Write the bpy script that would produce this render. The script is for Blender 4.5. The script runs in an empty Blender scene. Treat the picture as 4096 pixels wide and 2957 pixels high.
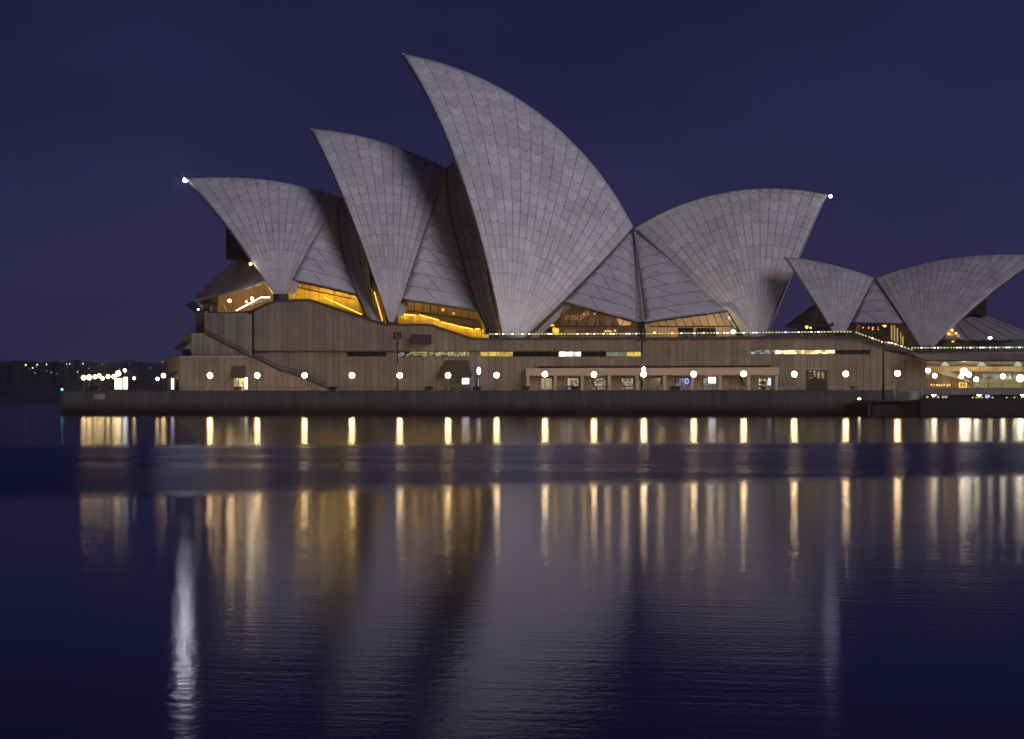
import bpy, math, random
import numpy as np
from mathutils import Vector
random.seed(7)
R = math.radians
SC = bpy.context.scene

# ------------------------------------------------------------------ camera
F, CU, HV, EYE, YAW = 7960.0, 2048.0, 1596.0, 2.5, R(10.2)
cam_d = bpy.data.cameras.new('camera'); cam = bpy.data.objects.new('camera', cam_d)
SC.collection.objects.link(cam); SC.camera = cam
cam.location = (0, 0, EYE); cam.rotation_euler = (R(90), 0, YAW)
cam_d.sensor_width = 36; cam_d.lens = 36 * F / 4096.0
cam_d.shift_y = (HV - 1478.5) / 4096.0
cam_d.clip_start = 0.5; cam_d.clip_end = 20000

# ------------------------------------------------------------------ world, sun, exposure
W = bpy.data.worlds.new('World'); SC.world = W; W.use_nodes = True
wn, wl = W.node_tree.nodes, W.node_tree.links
bg = wn['Background']
tc = wn.new('ShaderNodeTexCoord'); sp = wn.new('ShaderNodeSeparateXYZ'); wl.new(tc.outputs['Generated'], sp.inputs[0])
rp = wn.new('ShaderNodeValToRGB'); wl.new(sp.outputs['Z'], rp.inputs[0])
e = rp.color_ramp.elements
e[0].position = 0.0; e[0].color = (0.034, 0.030, 0.090, 1)
e[1].position = 1.0; e[1].color = (0.0095, 0.0095, 0.041, 1)
for p_, c_ in ((0.05, (0.0295, 0.0265, 0.085)), (0.12, (0.0205, 0.0190, 0.070)), (0.21, (0.0146, 0.0142, 0.0555)), (0.5, (0.0115, 0.0112, 0.046))):
    x = e.new(p_); x.color = (*c_, 1)
mp = wn.new('ShaderNodeMapping'); wl.new(tc.outputs['Generated'], mp.inputs[0]); mp.inputs['Scale'].default_value = (2.2, 2.2, 5)
nz = wn.new('ShaderNodeTexNoise'); wl.new(mp.outputs[0], nz.inputs[0]); nz.inputs['Scale'].default_value = 2.0; nz.inputs['Detail'].default_value = 3
mr = wn.new('ShaderNodeMapRange'); wl.new(nz.outputs[0], mr.inputs[0])
mr.inputs[1].default_value = 0.3; mr.inputs[2].default_value = 0.7; mr.inputs[3].default_value = 0.82; mr.inputs[4].default_value = 1.18
mx = wn.new('ShaderNodeVectorMath'); mx.operation = 'SCALE'; wl.new(rp.outputs[0], mx.inputs[0]); wl.new(mr.outputs[0], mx.inputs['Scale'])
wl.new(mx.outputs[0], bg.inputs[0]); bg.inputs[1].default_value = 1.0

sd = bpy.data.lights.new('city_glow', 'SUN'); so = bpy.data.objects.new('city_glow', sd); SC.collection.objects.link(so)
sd.energy = 1.36; sd.angle = R(24); sd.color = (0.955, 0.90, 1.05)
to_sun = Vector((math.sin(R(49)) * math.cos(R(20)), -math.cos(R(49)) * math.cos(R(20)), math.sin(R(20))))
so.rotation_euler = to_sun.to_track_quat('Z', 'Y').to_euler()
so['label'] = 'soft city glow'; so.location = to_sun * 300

SC.view_settings.view_transform = 'Standard'; SC.view_settings.look = 'None'
SC.view_settings.exposure = 0.0; SC.view_settings.gamma = 1.0
SC.cycles.use_denoising = True; SC.cycles.max_bounces = 6; SC.cycles.sample_clamp_indirect = 4.0
SC.cycles.caustics_reflective = False; SC.cycles.caustics_refractive = False
SC.cycles.use_light_tree = True

# ------------------------------------------------------------------ geometry helpers
cY, sY = math.cos(YAW), math.sin(YAW)
def ray(u, v):
    x, y, z = (u - CU) / F, 1.0, (HV - v) / F
    return np.array([cY * x - sY * y, sY * x + cY * y, z])
def P(u, v, t, a=0.0):
    """the point of the upright plane y = t + a x that the photograph shows at (u, v)"""
    d = ray(u, v); k = t / (d[1] - a * d[0])
    return np.array([d[0] * k, d[1] * k, EYE + d[2] * k])
def PX(u, t): return P(u, HV, t)[0]
def PZ(u, v, t): return P(u, v, t)[2]

def balls(name, spots, r, mt, parent, nu=10, nv=6):
    for u, v, t in spots: MB().ball(P(u, v, t), r, nu, nv).build(name, mt, parent)
class MB:
    def __init__(s): s.v = []; s.f = []; s.uv = {}; s.uv2 = {}; s.sm = []
    def vert(s, p): s.v.append(tuple(float(c) for c in p)); return len(s.v) - 1
    def face(s, idx, uv=None, uv2=None, smooth=False):
        s.f.append(tuple(idx)); s.sm.append(smooth)
        if uv: s.uv[len(s.f) - 1] = uv
        if uv2: s.uv2[len(s.f) - 1] = uv2
    def poly(s, pts): s.face([s.vert(p) for p in pts])
    def box(s, x0, x1, y0, y1, z0, z1):
        i = [s.vert(p) for p in ((x0,y0,z0),(x1,y0,z0),(x1,y1,z0),(x0,y1,z0),(x0,y0,z1),(x1,y0,z1),(x1,y1,z1),(x0,y1,z1))]
        for f in ((0,3,2,1),(4,5,6,7),(0,1,5,4),(1,2,6,5),(2,3,7,6),(3,0,4,7)): s.face([i[k] for k in f])
        return s
    def prism(s, pts, vec):
        """closed solid: polygon pts swept by vec"""
        n = len(pts); vec = np.array(vec, float)
        a = [s.vert(p) for p in pts]; b = [s.vert(np.array(p) + vec) for p in pts]
        s.face(a); s.face(b[::-1])
        for i in range(n): s.face((a[i], b[i], b[(i + 1) % n], a[(i + 1) % n]))
        return s
    def bar(s, p, q, r, n=6, r2=None, smooth=True):
        p, q = Vector(p), Vector(q); d = (q - p).normalized()
        a = d.orthogonal().normalized(); b = d.cross(a); r2 = r if r2 is None else r2
        A = [s.vert(p + (a * math.cos(2*math.pi*i/n) + b * math.sin(2*math.pi*i/n)) * r) for i in range(n)]
        B = [s.vert(q + (a * math.cos(2*math.pi*i/n) + b * math.sin(2*math.pi*i/n)) * r2) for i in range(n)]
        for i in range(n): s.face((A[i], A[(i+1)%n], B[(i+1)%n], B[i]), smooth=smooth)
        s.face(A[::-1]); s.face(B); return s
    def path(s, pts, r, n=6):
        for a, b in zip(pts[:-1], pts[1:]): s.bar(a, b, r, n)
        return s
    def ball(s, c, r, nu=20, nv=12, sz=1.0):
        g = []
        for j in range(nv + 1):
            th = math.pi * j / nv
            g.append([s.vert((c[0]+r*math.sin(th)*math.cos(2*math.pi*i/nu), c[1]+r*math.sin(th)*math.sin(2*math.pi*i/nu), c[2]+sz*r*math.cos(th))) for i in range(nu)])
        for j in range(nv):
            for i in range(nu): s.face((g[j][i], g[j+1][i], g[j+1][(i+1)%nu], g[j][(i+1)%nu]), smooth=True)
        return s
    def lathe(s, c, prof, n=16):
        g = [[s.vert((c[0]+r*math.cos(2*math.pi*i/n), c[1]+r*math.sin(2*math.pi*i/n), c[2]+z)) for i in range(n)] for r, z in prof]
        for j in range(len(prof)-1):
            for i in range(n): s.face((g[j][i], g[j][(i+1)%n], g[j+1][(i+1)%n], g[j+1][i]), smooth=True)
        s.face(g[0][::-1]); s.face(g[-1]); return s
    def grid(s, G, UV=None, UV2=None, flip=False):
        nr, ncol = len(G), len(G[0])
        I = [[s.vert(p) for p in row] for row in G]
        for j in range(nr-1):
            for i in range(ncol-1):
                q = [(j,i),(j,i+1),(j+1,i+1),(j+1,i)]
                if flip: q = q[::-1]
                s.face([I[a][b] for a, b in q], uv=[UV[a][b] for a, b in q] if UV else None,
                       uv2=[UV2[a][b] for a, b in q] if UV2 else None, smooth=True)
        return s
    def build(s, name, mat, parent=None, loc=(0,0,0)):
        me = bpy.data.meshes.new(name)
        L = np.array(parent.location if parent is not None and parent.parent is None else (0,0,0), float) if parent is not None else np.zeros(3)
        if parent is not None and parent.parent is not None:
            L = np.array(parent.parent.location, float)
        me.from_pydata([tuple(np.array(v) - L) for v in s.v] if parent is not None else s.v, [], s.f)
        me.polygons.foreach_set('use_smooth', s.sm)
        for nm, d in (('UVMap', s.uv), ('UV2', s.uv2)):
            if d:
                lay = me.uv_layers.new(name=nm).data
                for pi, uv in d.items():
                    for k, li in enumerate(me.polygons[pi].loop_indices): lay[li].uv = uv[k]
        if mat: me.materials.append(mat)
        me.update()
        o = bpy.data.objects.new(name, me); SC.collection.objects.link(o)
        if parent is not None: o.parent = parent
        return o

def tag(o, label=None, cat=None, group=None, kind=None):
    if label: o['label'] = label
    if cat: o['category'] = cat
    if group: o['group'] = group
    if kind: o['kind'] = kind
    return o
def thing(name, label, cat, loc, group=None):
    o = bpy.data.objects.new(name, None); SC.collection.objects.link(o)
    o.empty_display_size = 0.5; o.location = tuple(float(c) for c in loc)
    return tag(o, label, cat, group)
def dup(root, loc, label, group=None):
    r = root.copy(); SC.collection.objects.link(r); r.location = tuple(float(c) for c in loc); r['label'] = label
    if group: r['group'] = group
    for ch in list(root.children):
        c = ch.copy(); SC.collection.objects.link(c); c.parent = r
        for g in list(ch.children):
            d = g.copy(); SC.collection.objects.link(d); d.parent = c
    return r

# ------------------------------------------------------------------ materials
def mat(name, col=(.5,.5,.5), rough=.6, metal=0.0, emit=None, es=0.0, spec=.4):
    m = bpy.data.materials.new(name); m.use_nodes = True
    b = m.node_tree.nodes['Principled BSDF']
    b.inputs['Base Color'].default_value = (*col, 1); b.inputs['Roughness'].default_value = rough
    b.inputs['Metallic'].default_value = metal; b.inputs['Specular IOR Level'].default_value = spec
    if emit: b.inputs['Emission Color'].default_value = (*emit, 1); b.inputs['Emission Strength'].default_value = es
    return m
class NT:
    """small node-graph helper"""
    def __init__(s, m): s.m = m; s.n = m.node_tree.nodes; s.l = m.node_tree.links; s.b = s.n['Principled BSDF']
    def val(s, x, sock):
        if isinstance(x, (int, float)): sock.default_value = x
        else: s.l.new(x, sock)
    def math(s, op, a, b=None, c=None):
        n = s.n.new('ShaderNodeMath'); n.operation = op
        s.val(a, n.inputs[0])
        if b is not None: s.val(b, n.inputs[1])
        if c is not None: s.val(c, n.inputs[2])
        return n.outputs[0]
    def uv(s, name):
        n = s.n.new('ShaderNodeUVMap'); n.uv_map = name
        q = s.n.new('ShaderNodeSeparateXYZ'); s.l.new(n.outputs[0], q.inputs[0]); return q.outputs[0], q.outputs[1]
    def pos(s):
        n = s.n.new('ShaderNodeNewGeometry'); q = s.n.new('ShaderNodeSeparateXYZ'); s.l.new(n.outputs['Position'], q.inputs[0])
        return n.outputs['Position'], q.outputs[0], q.outputs[1], q.outputs[2]
    def comb(s, x=0.0, y=0.0, z=0.0):
        n = s.n.new('ShaderNodeCombineXYZ')
        for k, a in enumerate((x, y, z)): s.val(a, n.inputs[k])
        return n.outputs[0]
    def noise(s, vec, scale, detail=3, rough=.5, sc=None):
        if sc:
            mp = s.n.new('ShaderNodeMapping'); s.l.new(vec, mp.inputs[0]); mp.inputs['Scale'].default_value = sc; vec = mp.outputs[0]
        n = s.n.new('ShaderNodeTexNoise'); s.l.new(vec, n.inputs[0]); n.inputs['Scale'].default_value = scale
        n.inputs['Detail'].default_value = detail; n.inputs['Roughness'].default_value = rough
        return n.outputs[0]
    def white(s, vec):
        n = s.n.new('ShaderNodeTexWhiteNoise'); s.l.new(vec, n.inputs[0]); return n.outputs[0]
    def map(s, x, a, b, c, d, smooth=False):
        n = s.n.new('ShaderNodeMapRange'); s.val(x, n.inputs[0])
        for k, q in enumerate((a, b, c, d)): n.inputs[k + 1].default_value = q
        if smooth: n.interpolation_type = 'SMOOTHSTEP'
        return n.outputs[0]
    def scale(s, col, f):
        n = s.n.new('ShaderNodeVectorMath'); n.operation = 'SCALE'
        if isinstance(col, tuple): n.inputs[0].default_value = col[:3]
        else: s.l.new(col, n.inputs[0])
        s.val(f, n.inputs['Scale']); return n.outputs[0]
    def mix(s, f, a, b):
        n = s.n.new('ShaderNodeMix'); n.data_type = 'RGBA'; s.val(f, n.inputs[0])
        for k, q in ((6, a), (7, b)):
            if isinstance(q, tuple): n.inputs[k].default_value = (*q[:3], 1)
            else: s.l.new(q, n.inputs[k])
        return n.outputs[2]
    def bump(s, h, strength, dist):
        n = s.n.new('ShaderNodeBump'); s.l.new(h, n.inputs['Height']); n.inputs['Strength'].default_value = strength; n.inputs['Distance'].default_value = dist
        s.l.new(n.outputs[0], s.b.inputs['Normal'])

def make_tile(name, base, rowsp=2.25):
    """ceramic chevron tile lids: u counts ribs from the rear edge, v is metres from the pole;
    UV2 = (metres below the ridge, rib width)"""
    m = mat(name, base, .42, spec=.35); t = NT(m)
    u, v = t.uv('UVMap'); rd, w = t.uv('UV2')
    fu = t.math('FRACT', u); c = t.math('ABSOLUTE', t.math('SUBTRACT', fu, .5))
    inner = t.math('GREATER_THAN', u, 1.0)
    off = t.math('MULTIPLY', t.math('MULTIPLY', c, w), t.math('MULTIPLY', inner, .92))
    q = t.math('DIVIDE', t.math('SUBTRACT', v, off), rowsp)
    fq = t.math('MULTIPLY', t.math('FRACT', q), rowsp)
    row = t.math('LESS_THAN', fq, .15)
    edge = t.math('MULTIPLY', t.math('SUBTRACT', .5, c), w)
    rib = t.math('LESS_THAN', edge, .075)
    fade = t.map(w, .35, 1.1, .25, 1.0)
    row = t.math('MULTIPLY', row, t.map(w, .3, .9, .25, .85))
    line = t.math('MAXIMUM', row, t.math('MULTIPLY', rib, fade))
    cell = t.white(t.comb(t.math('FLOOR', u), t.math('FLOOR', q), 0.0))
    p, x, y, z = t.pos()
    big = t.noise(p, .09, 4, .6)
    fine = t.noise(p, 2.2, 3, .7)
    tint = t.math('MULTIPLY', t.map(cell, 0, 1, .85, 1.08), t.map(big, .3, .7, .87, 1.10))
    tint = t.math('MULTIPLY', tint, t.map(t.noise(p, 1.0, 4, .6, (.5, .5, .07)), .35, .65, 1.03, .94))
    tint = t.math('MULTIPLY', tint, t.map(fine, .25, .75, .9, 1.1))
    # matt tiles in the stepped triangles along the ridge and on the rear edge rib
    tri = t.math('LESS_THAN', rd, t.math('MULTIPLY_ADD', fu, 2.1, .15))
    matt = t.math('MAXIMUM', t.math('MULTIPLY', tri, .75), t.math('SUBTRACT', 1.0, inner))
    tint = t.math('MULTIPLY', tint, t.map(matt, 0, 1, 1.0, .80))
    col = t.scale(base, tint)
    wear = t.map(t.noise(p, .35, 3, .6), .35, .65, .38, .82)
    col = t.mix(t.math('MULTIPLY', line, wear), col, (.075, .062, .065))
    t.l.new(col, t.b.inputs['Base Color'])
    t.l.new(t.map(matt, 0, 1, .40, .6), t.b.inputs['Roughness'])
    t.bump(t.math('SUBTRACT', t.math('MULTIPLY', fine, .2), line), .35, .05)
    return m
M = {}
M['tile'] = make_tile('chevron_tiles', (.54, .515, .52))
M['tile_small'] = make_tile('chevron_tiles_small', (.45, .42, .435), 1.9)

def make_slab(name, base):
    """granite-faced infill panels: UV x 0..1 across, y metres up"""
    m = mat(name, base, .6); t = NT(m); u, v = t.uv('UVMap'); rw, hh = t.uv('UV2')
    q = t.math('DIVIDE', v, 2.75); fq = t.math('MULTIPLY', t.math('FRACT', q), 2.75)
    row = t.math('LESS_THAN', fq, .14)
    # one slanting joint in each row
    s_ = t.math('ADD', t.math('MULTIPLY', t.math('SUBTRACT', u, .40), rw), t.math('SUBTRACT', fq, 1.3))
    sl = t.math('MULTIPLY', t.math('LESS_THAN', t.math('ABSOLUTE', s_), .10), t.math('GREATER_THAN', rw, 6.6))
    cell = t.white(t.comb(t.math('FLOOR', q), t.math('GREATER_THAN', s_, 0.0), 3.0))
    p, x, y, z = t.pos()
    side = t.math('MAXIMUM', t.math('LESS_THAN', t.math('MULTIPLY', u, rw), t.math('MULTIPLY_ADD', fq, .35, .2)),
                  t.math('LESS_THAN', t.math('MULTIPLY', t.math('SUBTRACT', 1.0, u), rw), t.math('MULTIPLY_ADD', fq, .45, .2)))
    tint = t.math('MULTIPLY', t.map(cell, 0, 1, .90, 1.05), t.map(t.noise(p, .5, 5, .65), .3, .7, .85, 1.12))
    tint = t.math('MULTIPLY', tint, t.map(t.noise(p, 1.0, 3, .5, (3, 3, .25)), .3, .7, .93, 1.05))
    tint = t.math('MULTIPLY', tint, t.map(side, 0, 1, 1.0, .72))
    col = t.mix(t.math('MULTIPLY', t.math('MAXIMUM', row, sl), .8), t.scale(base, tint), (.07, .06, .065))
    t.l.new(col, t.b.inputs['Base Color'])
    t.bump(t.math('SUBTRACT', 1.0, t.math('MAXIMUM', row, sl)), .4, .06)
    return m
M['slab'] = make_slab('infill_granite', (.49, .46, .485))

def make_panel(name, base, width, stain=.5, dark_joint=(.03,.024,.022), jw=.09, tide=None):
    """vertical precast panels with weather streaks"""
    m = mat(name, base, .8, spec=.25); t = NT(m); p, x, y, z = t.pos()
    a = t.math('DIVIDE', t.math('ADD', x, t.math('MULTIPLY', y, .0)), width)
    fa = t.math('MULTIPLY', t.math('FRACT', a), width)
    j = t.math('LESS_THAN', fa, jw)
    cell = t.white(t.comb(t.math('FLOOR', a), 0.0, 2.0))
    tint = t.math('MULTIPLY', t.map(cell, 0, 1, .84, 1.12), t.map(t.noise(p, .35, 5, .65), .3, .7, .76, 1.18))
    st = t.noise(p, 1.0, 4, .65, (1.1, 1.1, .08))
    tint = t.math('MULTIPLY', tint, t.map(st, .35, .75, 1.06, 1.0 - stain * .45))
    tint = t.math('MULTIPLY', tint, t.map(t.noise(p, 6, 2, .6), .3, .7, .94, 1.06))
    col = t.scale(base, tint)
    hue = t.noise(p, .12, 2, .5)
    col = t.mix(t.map(hue, .35, .65, 0, .25), col, t.scale((base[0]*.95, base[1]*1.08, base[2]*1.0), tint))
    jn = t.math('MULTIPLY', t.map(t.white(t.comb(t.math('FLOOR', a), 1.0, 7.0)), 0, 1, .65, 1.0), t.map(t.noise(p, .8, 3, .6), .35, .6, .75, 1.0))
    col = t.mix(t.math('MULTIPLY', j, jn), col, dark_joint)
    if tide:
        zz = t.math('ADD', z, t.math('MULTIPLY', t.math('SUBTRACT', t.noise(p, .7, 4, .6), .5), .9))
        col = t.mix(t.map(zz, tide[0], tide[1], 1, 0, True), col, (.006, .005, .005))
    t.l.new(col, t.b.inputs['Base Color']); t.bump(t.math('SUBTRACT', 1.0, j), .5, .05)
    return m
M['podium'] = make_panel('podium_granite_panels', (.186, .157, .137), 1.115, .32)
M['podium_plain'] = make_panel('podium_granite', (.205, .171, .147), 50.0, .3)
M['seawall'] = make_panel('sea_wall_concrete', (.105, .085, .085), 1.15, .8, (.02,.017,.017), .06, tide=(.2, 2.3))
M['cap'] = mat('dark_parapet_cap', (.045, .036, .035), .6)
M['coping'] = mat('pale_coping', (.34, .29, .25), .7)
M['hood'] = mat('brown_hood_metal', (.075, .058, .052), .5, .3)
M['dark'] = mat('dark_bronze', (.022, .018, .018), .45, .4)
M['steel'] = mat('grey_steel', (.10, .09, .085), .45, .6)
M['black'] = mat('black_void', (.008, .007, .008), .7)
M['plinth'] = mat('dark_plinth', (.03, .026, .027), .7)
M['conc'] = make_panel('smooth_concrete', (.36, .32, .31), 50.0, .3)
M['pier'] = mat('pale_pier', (.33, .275, .225), .7)
M['paving'] = make_panel('paving', (.20, .17, .155), 1.2)
def make_glass(name, tint, refl, rough=.03):
    m = bpy.data.materials.new(name); m.use_nodes = True; n, l = m.node_tree.nodes, m.node_tree.links; n.clear()
    o = n.new('ShaderNodeOutputMaterial'); tr = n.new('ShaderNodeBsdfTransparent'); tr.inputs[0].default_value = (*tint, 1)
    g = n.new('ShaderNodeBsdfGlossy'); g.inputs['Roughness'].default_value = rough; g.inputs[0].default_value = (.9,.9,.9,1)
    x = n.new('ShaderNodeMixShader'); x.inputs[0].default_value = refl
    l.new(tr.outputs[0], x.inputs[1]); l.new(g.outputs[0], x.inputs[2]); l.new(x.outputs[0], o.inputs[0]); return m
M['glass'] = make_glass('topaz_glass', (.86, .78, .66), .07)
M['glass_roof'] = make_glass('bronze_roof_glass', (.55, .42, .32), .30, .15)
_n, _l = M['glass_roof'].node_tree.nodes, M['glass_roof'].node_tree.links
_d = _n.new('ShaderNodeBsdfDiffuse'); _d.inputs[0].default_value = (.35, .325, .335, 1); _x = _n.new('ShaderNodeMixShader'); _x.inputs[0].default_value = .55
_o = _n['Material Output']; _src = _o.inputs[0].links[0].from_socket; _l.new(_src, _x.inputs[1]); _l.new(_d.outputs[0], _x.inputs[2]); _l.new(_x.outputs[0], _o.inputs[0])
M['glass_clear'] = make_glass('clear_glass', (.86, .88, .86), .08)
def make_wood(name, base, w=.35):
    m = mat(name, base, .55); t = NT(m); p, x, y, z = t.pos()
    a = t.math('DIVIDE', x, w); j = t.math('LESS_THAN', t.math('FRACT', a), .2)
    cell = t.white(t.comb(t.math('FLOOR', a), 0.0, 5.0))
    tint = t.math('MULTIPLY', t.map(cell, 0, 1, .75, 1.15), t.map(t.noise(p, 2, 4, .6, (2, 2, .3)), .3, .7, .85, 1.1))
    t.l.new(t.mix(t.math('MULTIPLY', j, .7), t.scale(base, tint), (.05, .03, .015)), t.b.inputs['Base Color']); return m
M['wood'] = make_wood('brush_box_timber', (.52, .36, .17))
M['wood_dark'] = make_wood('dark_timber', (.17, .125, .095), .5)
M['beige'] = mat('beige_plaster', (.45, .36, .26), .7)
def globe_mat(name, col, limb, s):
    m = mat(name, (.3, .3, .3), .4); t = NT(m); lw = t.n.new('ShaderNodeLayerWeight'); lw.inputs[0].default_value = .5
    k = t.map(lw.outputs['Facing'], .30, .78, 1, 0, True)
    t.l.new(t.mix(k, limb, col), t.b.inputs['Emission Color'])
    t.l.new(t.math('MULTIPLY_ADD', k, s, .62), t.b.inputs['Emission Strength']); return m
def glow(name, col, s): return mat(name, (.02,.02,.02), .5, emit=col, es=s)
M['globe'] = globe_mat('lamp_globe_warm', (1, .68, .31), (1, .70, .20), 105)
M['globe_far'] = globe_mat('lamp_globe_far', (1, .70, .26), (1, .70, .18), 26)
M['globe_white'] = globe_mat('lamp_globe_white', (1, .85, .58), (1, .78, .38), 34)
M['amber'] = glow('amber_strip', (1, .66, .10), 5)
M['amber_soft'] = glow('amber_soft', (1, .52, .08), 2.2)
M['white_strip'] = glow('white_strip', (1, .93, .75), 6)
M['led'] = glow('led_yellow', (.95, .86, .28), .95)
M['led_white'] = glow('led_white', (1, .95, .86), 3)
M['beacon'] = glow('aircraft_beacon', (.93, .95, 1), 270)
M['beacon_small'] = glow('beacon_small', (.93, .95, 1), 42)

def make_water():
    m = bpy.data.materials.new('harbour_water'); m.use_nodes = True; t = NT(m); n, l = t.n, t.l
    p, x, y, z = t.pos()
    # distance from the quay-side viewpoint direction; wind lanes lie across the harbour
    yc = t.math('ADD', t.math('MULTIPLY', x, -sY), t.math('MULTIPLY', y, cY))
    xc = t.math('ADD', t.math('MULTIPLY', x, cY), t.math('MULTIPLY', y, sY))
    wob = t.math('MULTIPLY', t.math('SUBTRACT', t.noise(p, 1.0, 3, .5, (.02, .06, 1)), .5), 10)
    wob2 = t.math('MULTIPLY', t.math('SUBTRACT', t.noise(p, 1.0, 3, .5, (.03, .12, 1)), .5), 7)
    dAB = t.math('SUBTRACT', t.math('SUBTRACT', yc, t.math('MULTIPLY', xc, .2)), t.math('ADD', 109.0, wob))
    dBC = t.math('SUBTRACT', t.math('SUBTRACT', yc, t.math('MULTIPLY', xc, .50)), t.math('ADD', 56.5, wob2))
    far = t.map(dAB, -6, 7, 0, 1, True)          # 1 = calm far water
    near = t.map(dBC, 5, -4, 0, 1, True)         # 1 = calm near water
    lane = t.noise(p, 1.0, 5, .65, (.012, .12, 1))
    ruff = t.map(lane, .35, .65, .25, .35)
    rough = t.math('ADD', t.math('MULTIPLY', far, .165), t.math('MULTIPLY', t.math('SUBTRACT', 1.0, far), ruff))
    nr = t.map(lane, .3, .7, .10, .13)
    rough = t.math('ADD', t.math('MULTIPLY', rough, t.math('SUBTRACT', 1.0, near)), t.math('MULTIPLY', nr, near))
    w1 = t.noise(p, 1.0, 2, .55, (9.0, 6.5, 1))
    w2 = t.noise(p, 1.0, 2, .5, (.06, .5, 1))
    w3 = t.noise(p, 1.0, 2, .5, (.5, 4.0, 1))
    h = t.math('ADD', t.math('MULTIPLY', t.math('ADD', t.math('MULTIPLY', w1, .0062), t.math('MULTIPLY', w3, .0088)), near), t.math('MULTIPLY', w2, .013))
    bn = n.new('ShaderNodeBump'); l.new(h, bn.inputs['Height']); bn.inputs['Strength'].default_value = 1.0; bn.inputs['Distance'].default_value = .35
    g = n.new('ShaderNodeBsdfAnisotropic'); g.distribution = 'BECKMANN'
    mid = t.math('MULTIPLY', t.math('SUBTRACT', 1.0, far), t.math('SUBTRACT', 1.0, near))
    l.new(t.mix(mid, t.mix(near, (.60, .59, .62), (.69, .69, .78)), (.40, .40, .50)), g.inputs['Color']); l.new(rough, g.inputs['Roughness']); l.new(bn.outputs[0], g.inputs['Normal'])
    d = n.new('ShaderNodeBsdfDiffuse'); d.inputs[0].default_value = (.004, .005, .014, 1)
    fr = n.new('ShaderNodeFresnel'); fr.inputs[0].default_value = 1.33
    mxs = n.new('ShaderNodeMixShader'); l.new(fr.outputs[0], mxs.inputs[0]); l.new(d.outputs[0], mxs.inputs[1]); l.new(g.outputs[0], mxs.inputs[2])
    l.new(mxs.outputs[0], n['Material Output'].inputs[0]); n.remove(n['Principled BSDF'])
    return m
M['water'] = make_water()

# ------------------------------------------------------------------ setting: water, shores, promenade
T0 = 310.0                                   # face of the sea wall
ZP = 3.85                                    # promenade level
wb = MB()
wb.poly([(-6000, -60, 0), (6000, -60, 0), (6000, 3300, 0), (-6000, 3300, 0)])
tag(wb.build('water', M['water']), kind='structure')

M['hill'] = mat('wooded_shore', (.030, .030, .042), .95, spec=0)
_t = NT(M['hill']); _p = _t.pos()[0]
_t.l.new(_t.scale((.034, .033, .046), _t.map(_t.noise(_p, .03, 5, .7), .3, .7, .6, 1.4)), _t.b.inputs['Base Color'])
def ridge_hill(name, dist, pts, depth, seed, jag):
    """a headland as a solid ridge: crest line from (u, v) at camera distance, sloping to the water both ways"""
    rnd = random.Random(seed); nz_ = 0.0; m = MB(); us = np.arange(pts[0][0], pts[-1][0] + 1, 6)
    vs = np.interp(us, [q[0] for q in pts], [q[1] for q in pts])
    prof = [(-.5, 0), (-.36, .35), (-.2, .72), (0, 1), (.3, .8), (.42, 0)]
    G = []
    for u, v in zip(us, vs):
        d = ray(u, HV); hgt = (HV - v) / F * dist + EYE
        nz_ = .6 * nz_ + .4 * rnd.uniform(-1, 1) * jag * 2; hgt = max(1.5, hgt + nz_)
        row = []
        for f_, k in prof:
            r_ = dist + f_ * depth
            row.append((d[0] * r_, d[1] * r_, -1 + (hgt + 1) * k * (1 if k in (0, 1) else rnd.uniform(.92, 1.05))))
        G.append(row)
    m.grid(G); return tag(m.build(name, M['hill']), kind='structure')
ridge_hill('headland', 1500, [(-2200, 1560), (-1900, 1490), (-1500, 1455), (-900, 1440), (-300, 1452), (0, 1462), (70, 1470), (130, 1490), (190, 1512), (235, 1536), (275, 1556), (330, 1578), (380, 1596)], 260, 3, 1.0)
ridge_hill('distant_shore', 2300, [(-6500, 1452), (-5000, 1438), (-3600, 1450), (-2200, 1442), (-1500, 1440), (0, 1449), (90, 1442), (190, 1450), (300, 1443), (420, 1453), (520, 1446), (620, 1452), (700, 1445), (1100, 1450), (3000, 1455), (4600, 1450), (6000, 1456), (7500, 1445)], 500, 5, 1.2)

# sea wall
xl = PX(245, T0); xr = PX(3590, T0)
sw = thing('sea_wall', 'long dark panelled concrete sea wall rising from the water below the promenade', 'wall', (xl, T0, 0))
m = MB(); m.box(xl, xr, T0, T0 + 1.2, -2, ZP - .18); m.box(xl, xl + 1.2, T0 + 1.2, T0 + 120, -2, ZP - .18)
m.build('wall_face', M['seawall'], sw)
m = MB(); m.box(xl - .06, xr, T0 - .08, T0 + 1.3, ZP - .178, ZP); m.box(xl - .06, xl + 1.3, T0 + 1.3, T0 + 120, ZP - .178, ZP)
m.build('coping', M['seawall'], sw)
m = MB(); m.box(xl + 1.303, PX(4700, T0 + 10), T0 + 1.303, T0 + 130, ZP - .6, ZP - .012)
tag(m.build('promenade', M['paving']), kind='structure')

# promenade railing along the edge
rl = thing('promenade_railing', 'low steel railing along the top of the sea wall', 'railing', (xl, T0 + .4, ZP))
m = MB(); zr = ZP + .52
m.bar((xl + .3, T0 + .4, zr), (xr, T0 + .4, zr), .035); m.bar((xl + .3, T0 + .4, zr), (xl + .3, T0 + 60, zr), .035)
m.build('top_rail', M['steel'], rl)
m = MB(); m.bar((xl + .3, T0 + .4, ZP + .25), (xr, T0 + .4, ZP + .25), .015)
m.build('lower_rail', M['steel'], rl)
x = xl + .3
while x < xr:
    m = MB(); m.bar((x, T0 + .4, ZP - .01), (x + .10, T0 + .4, zr), .03); m.build('post', M['steel'], rl); x += 2.15

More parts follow.
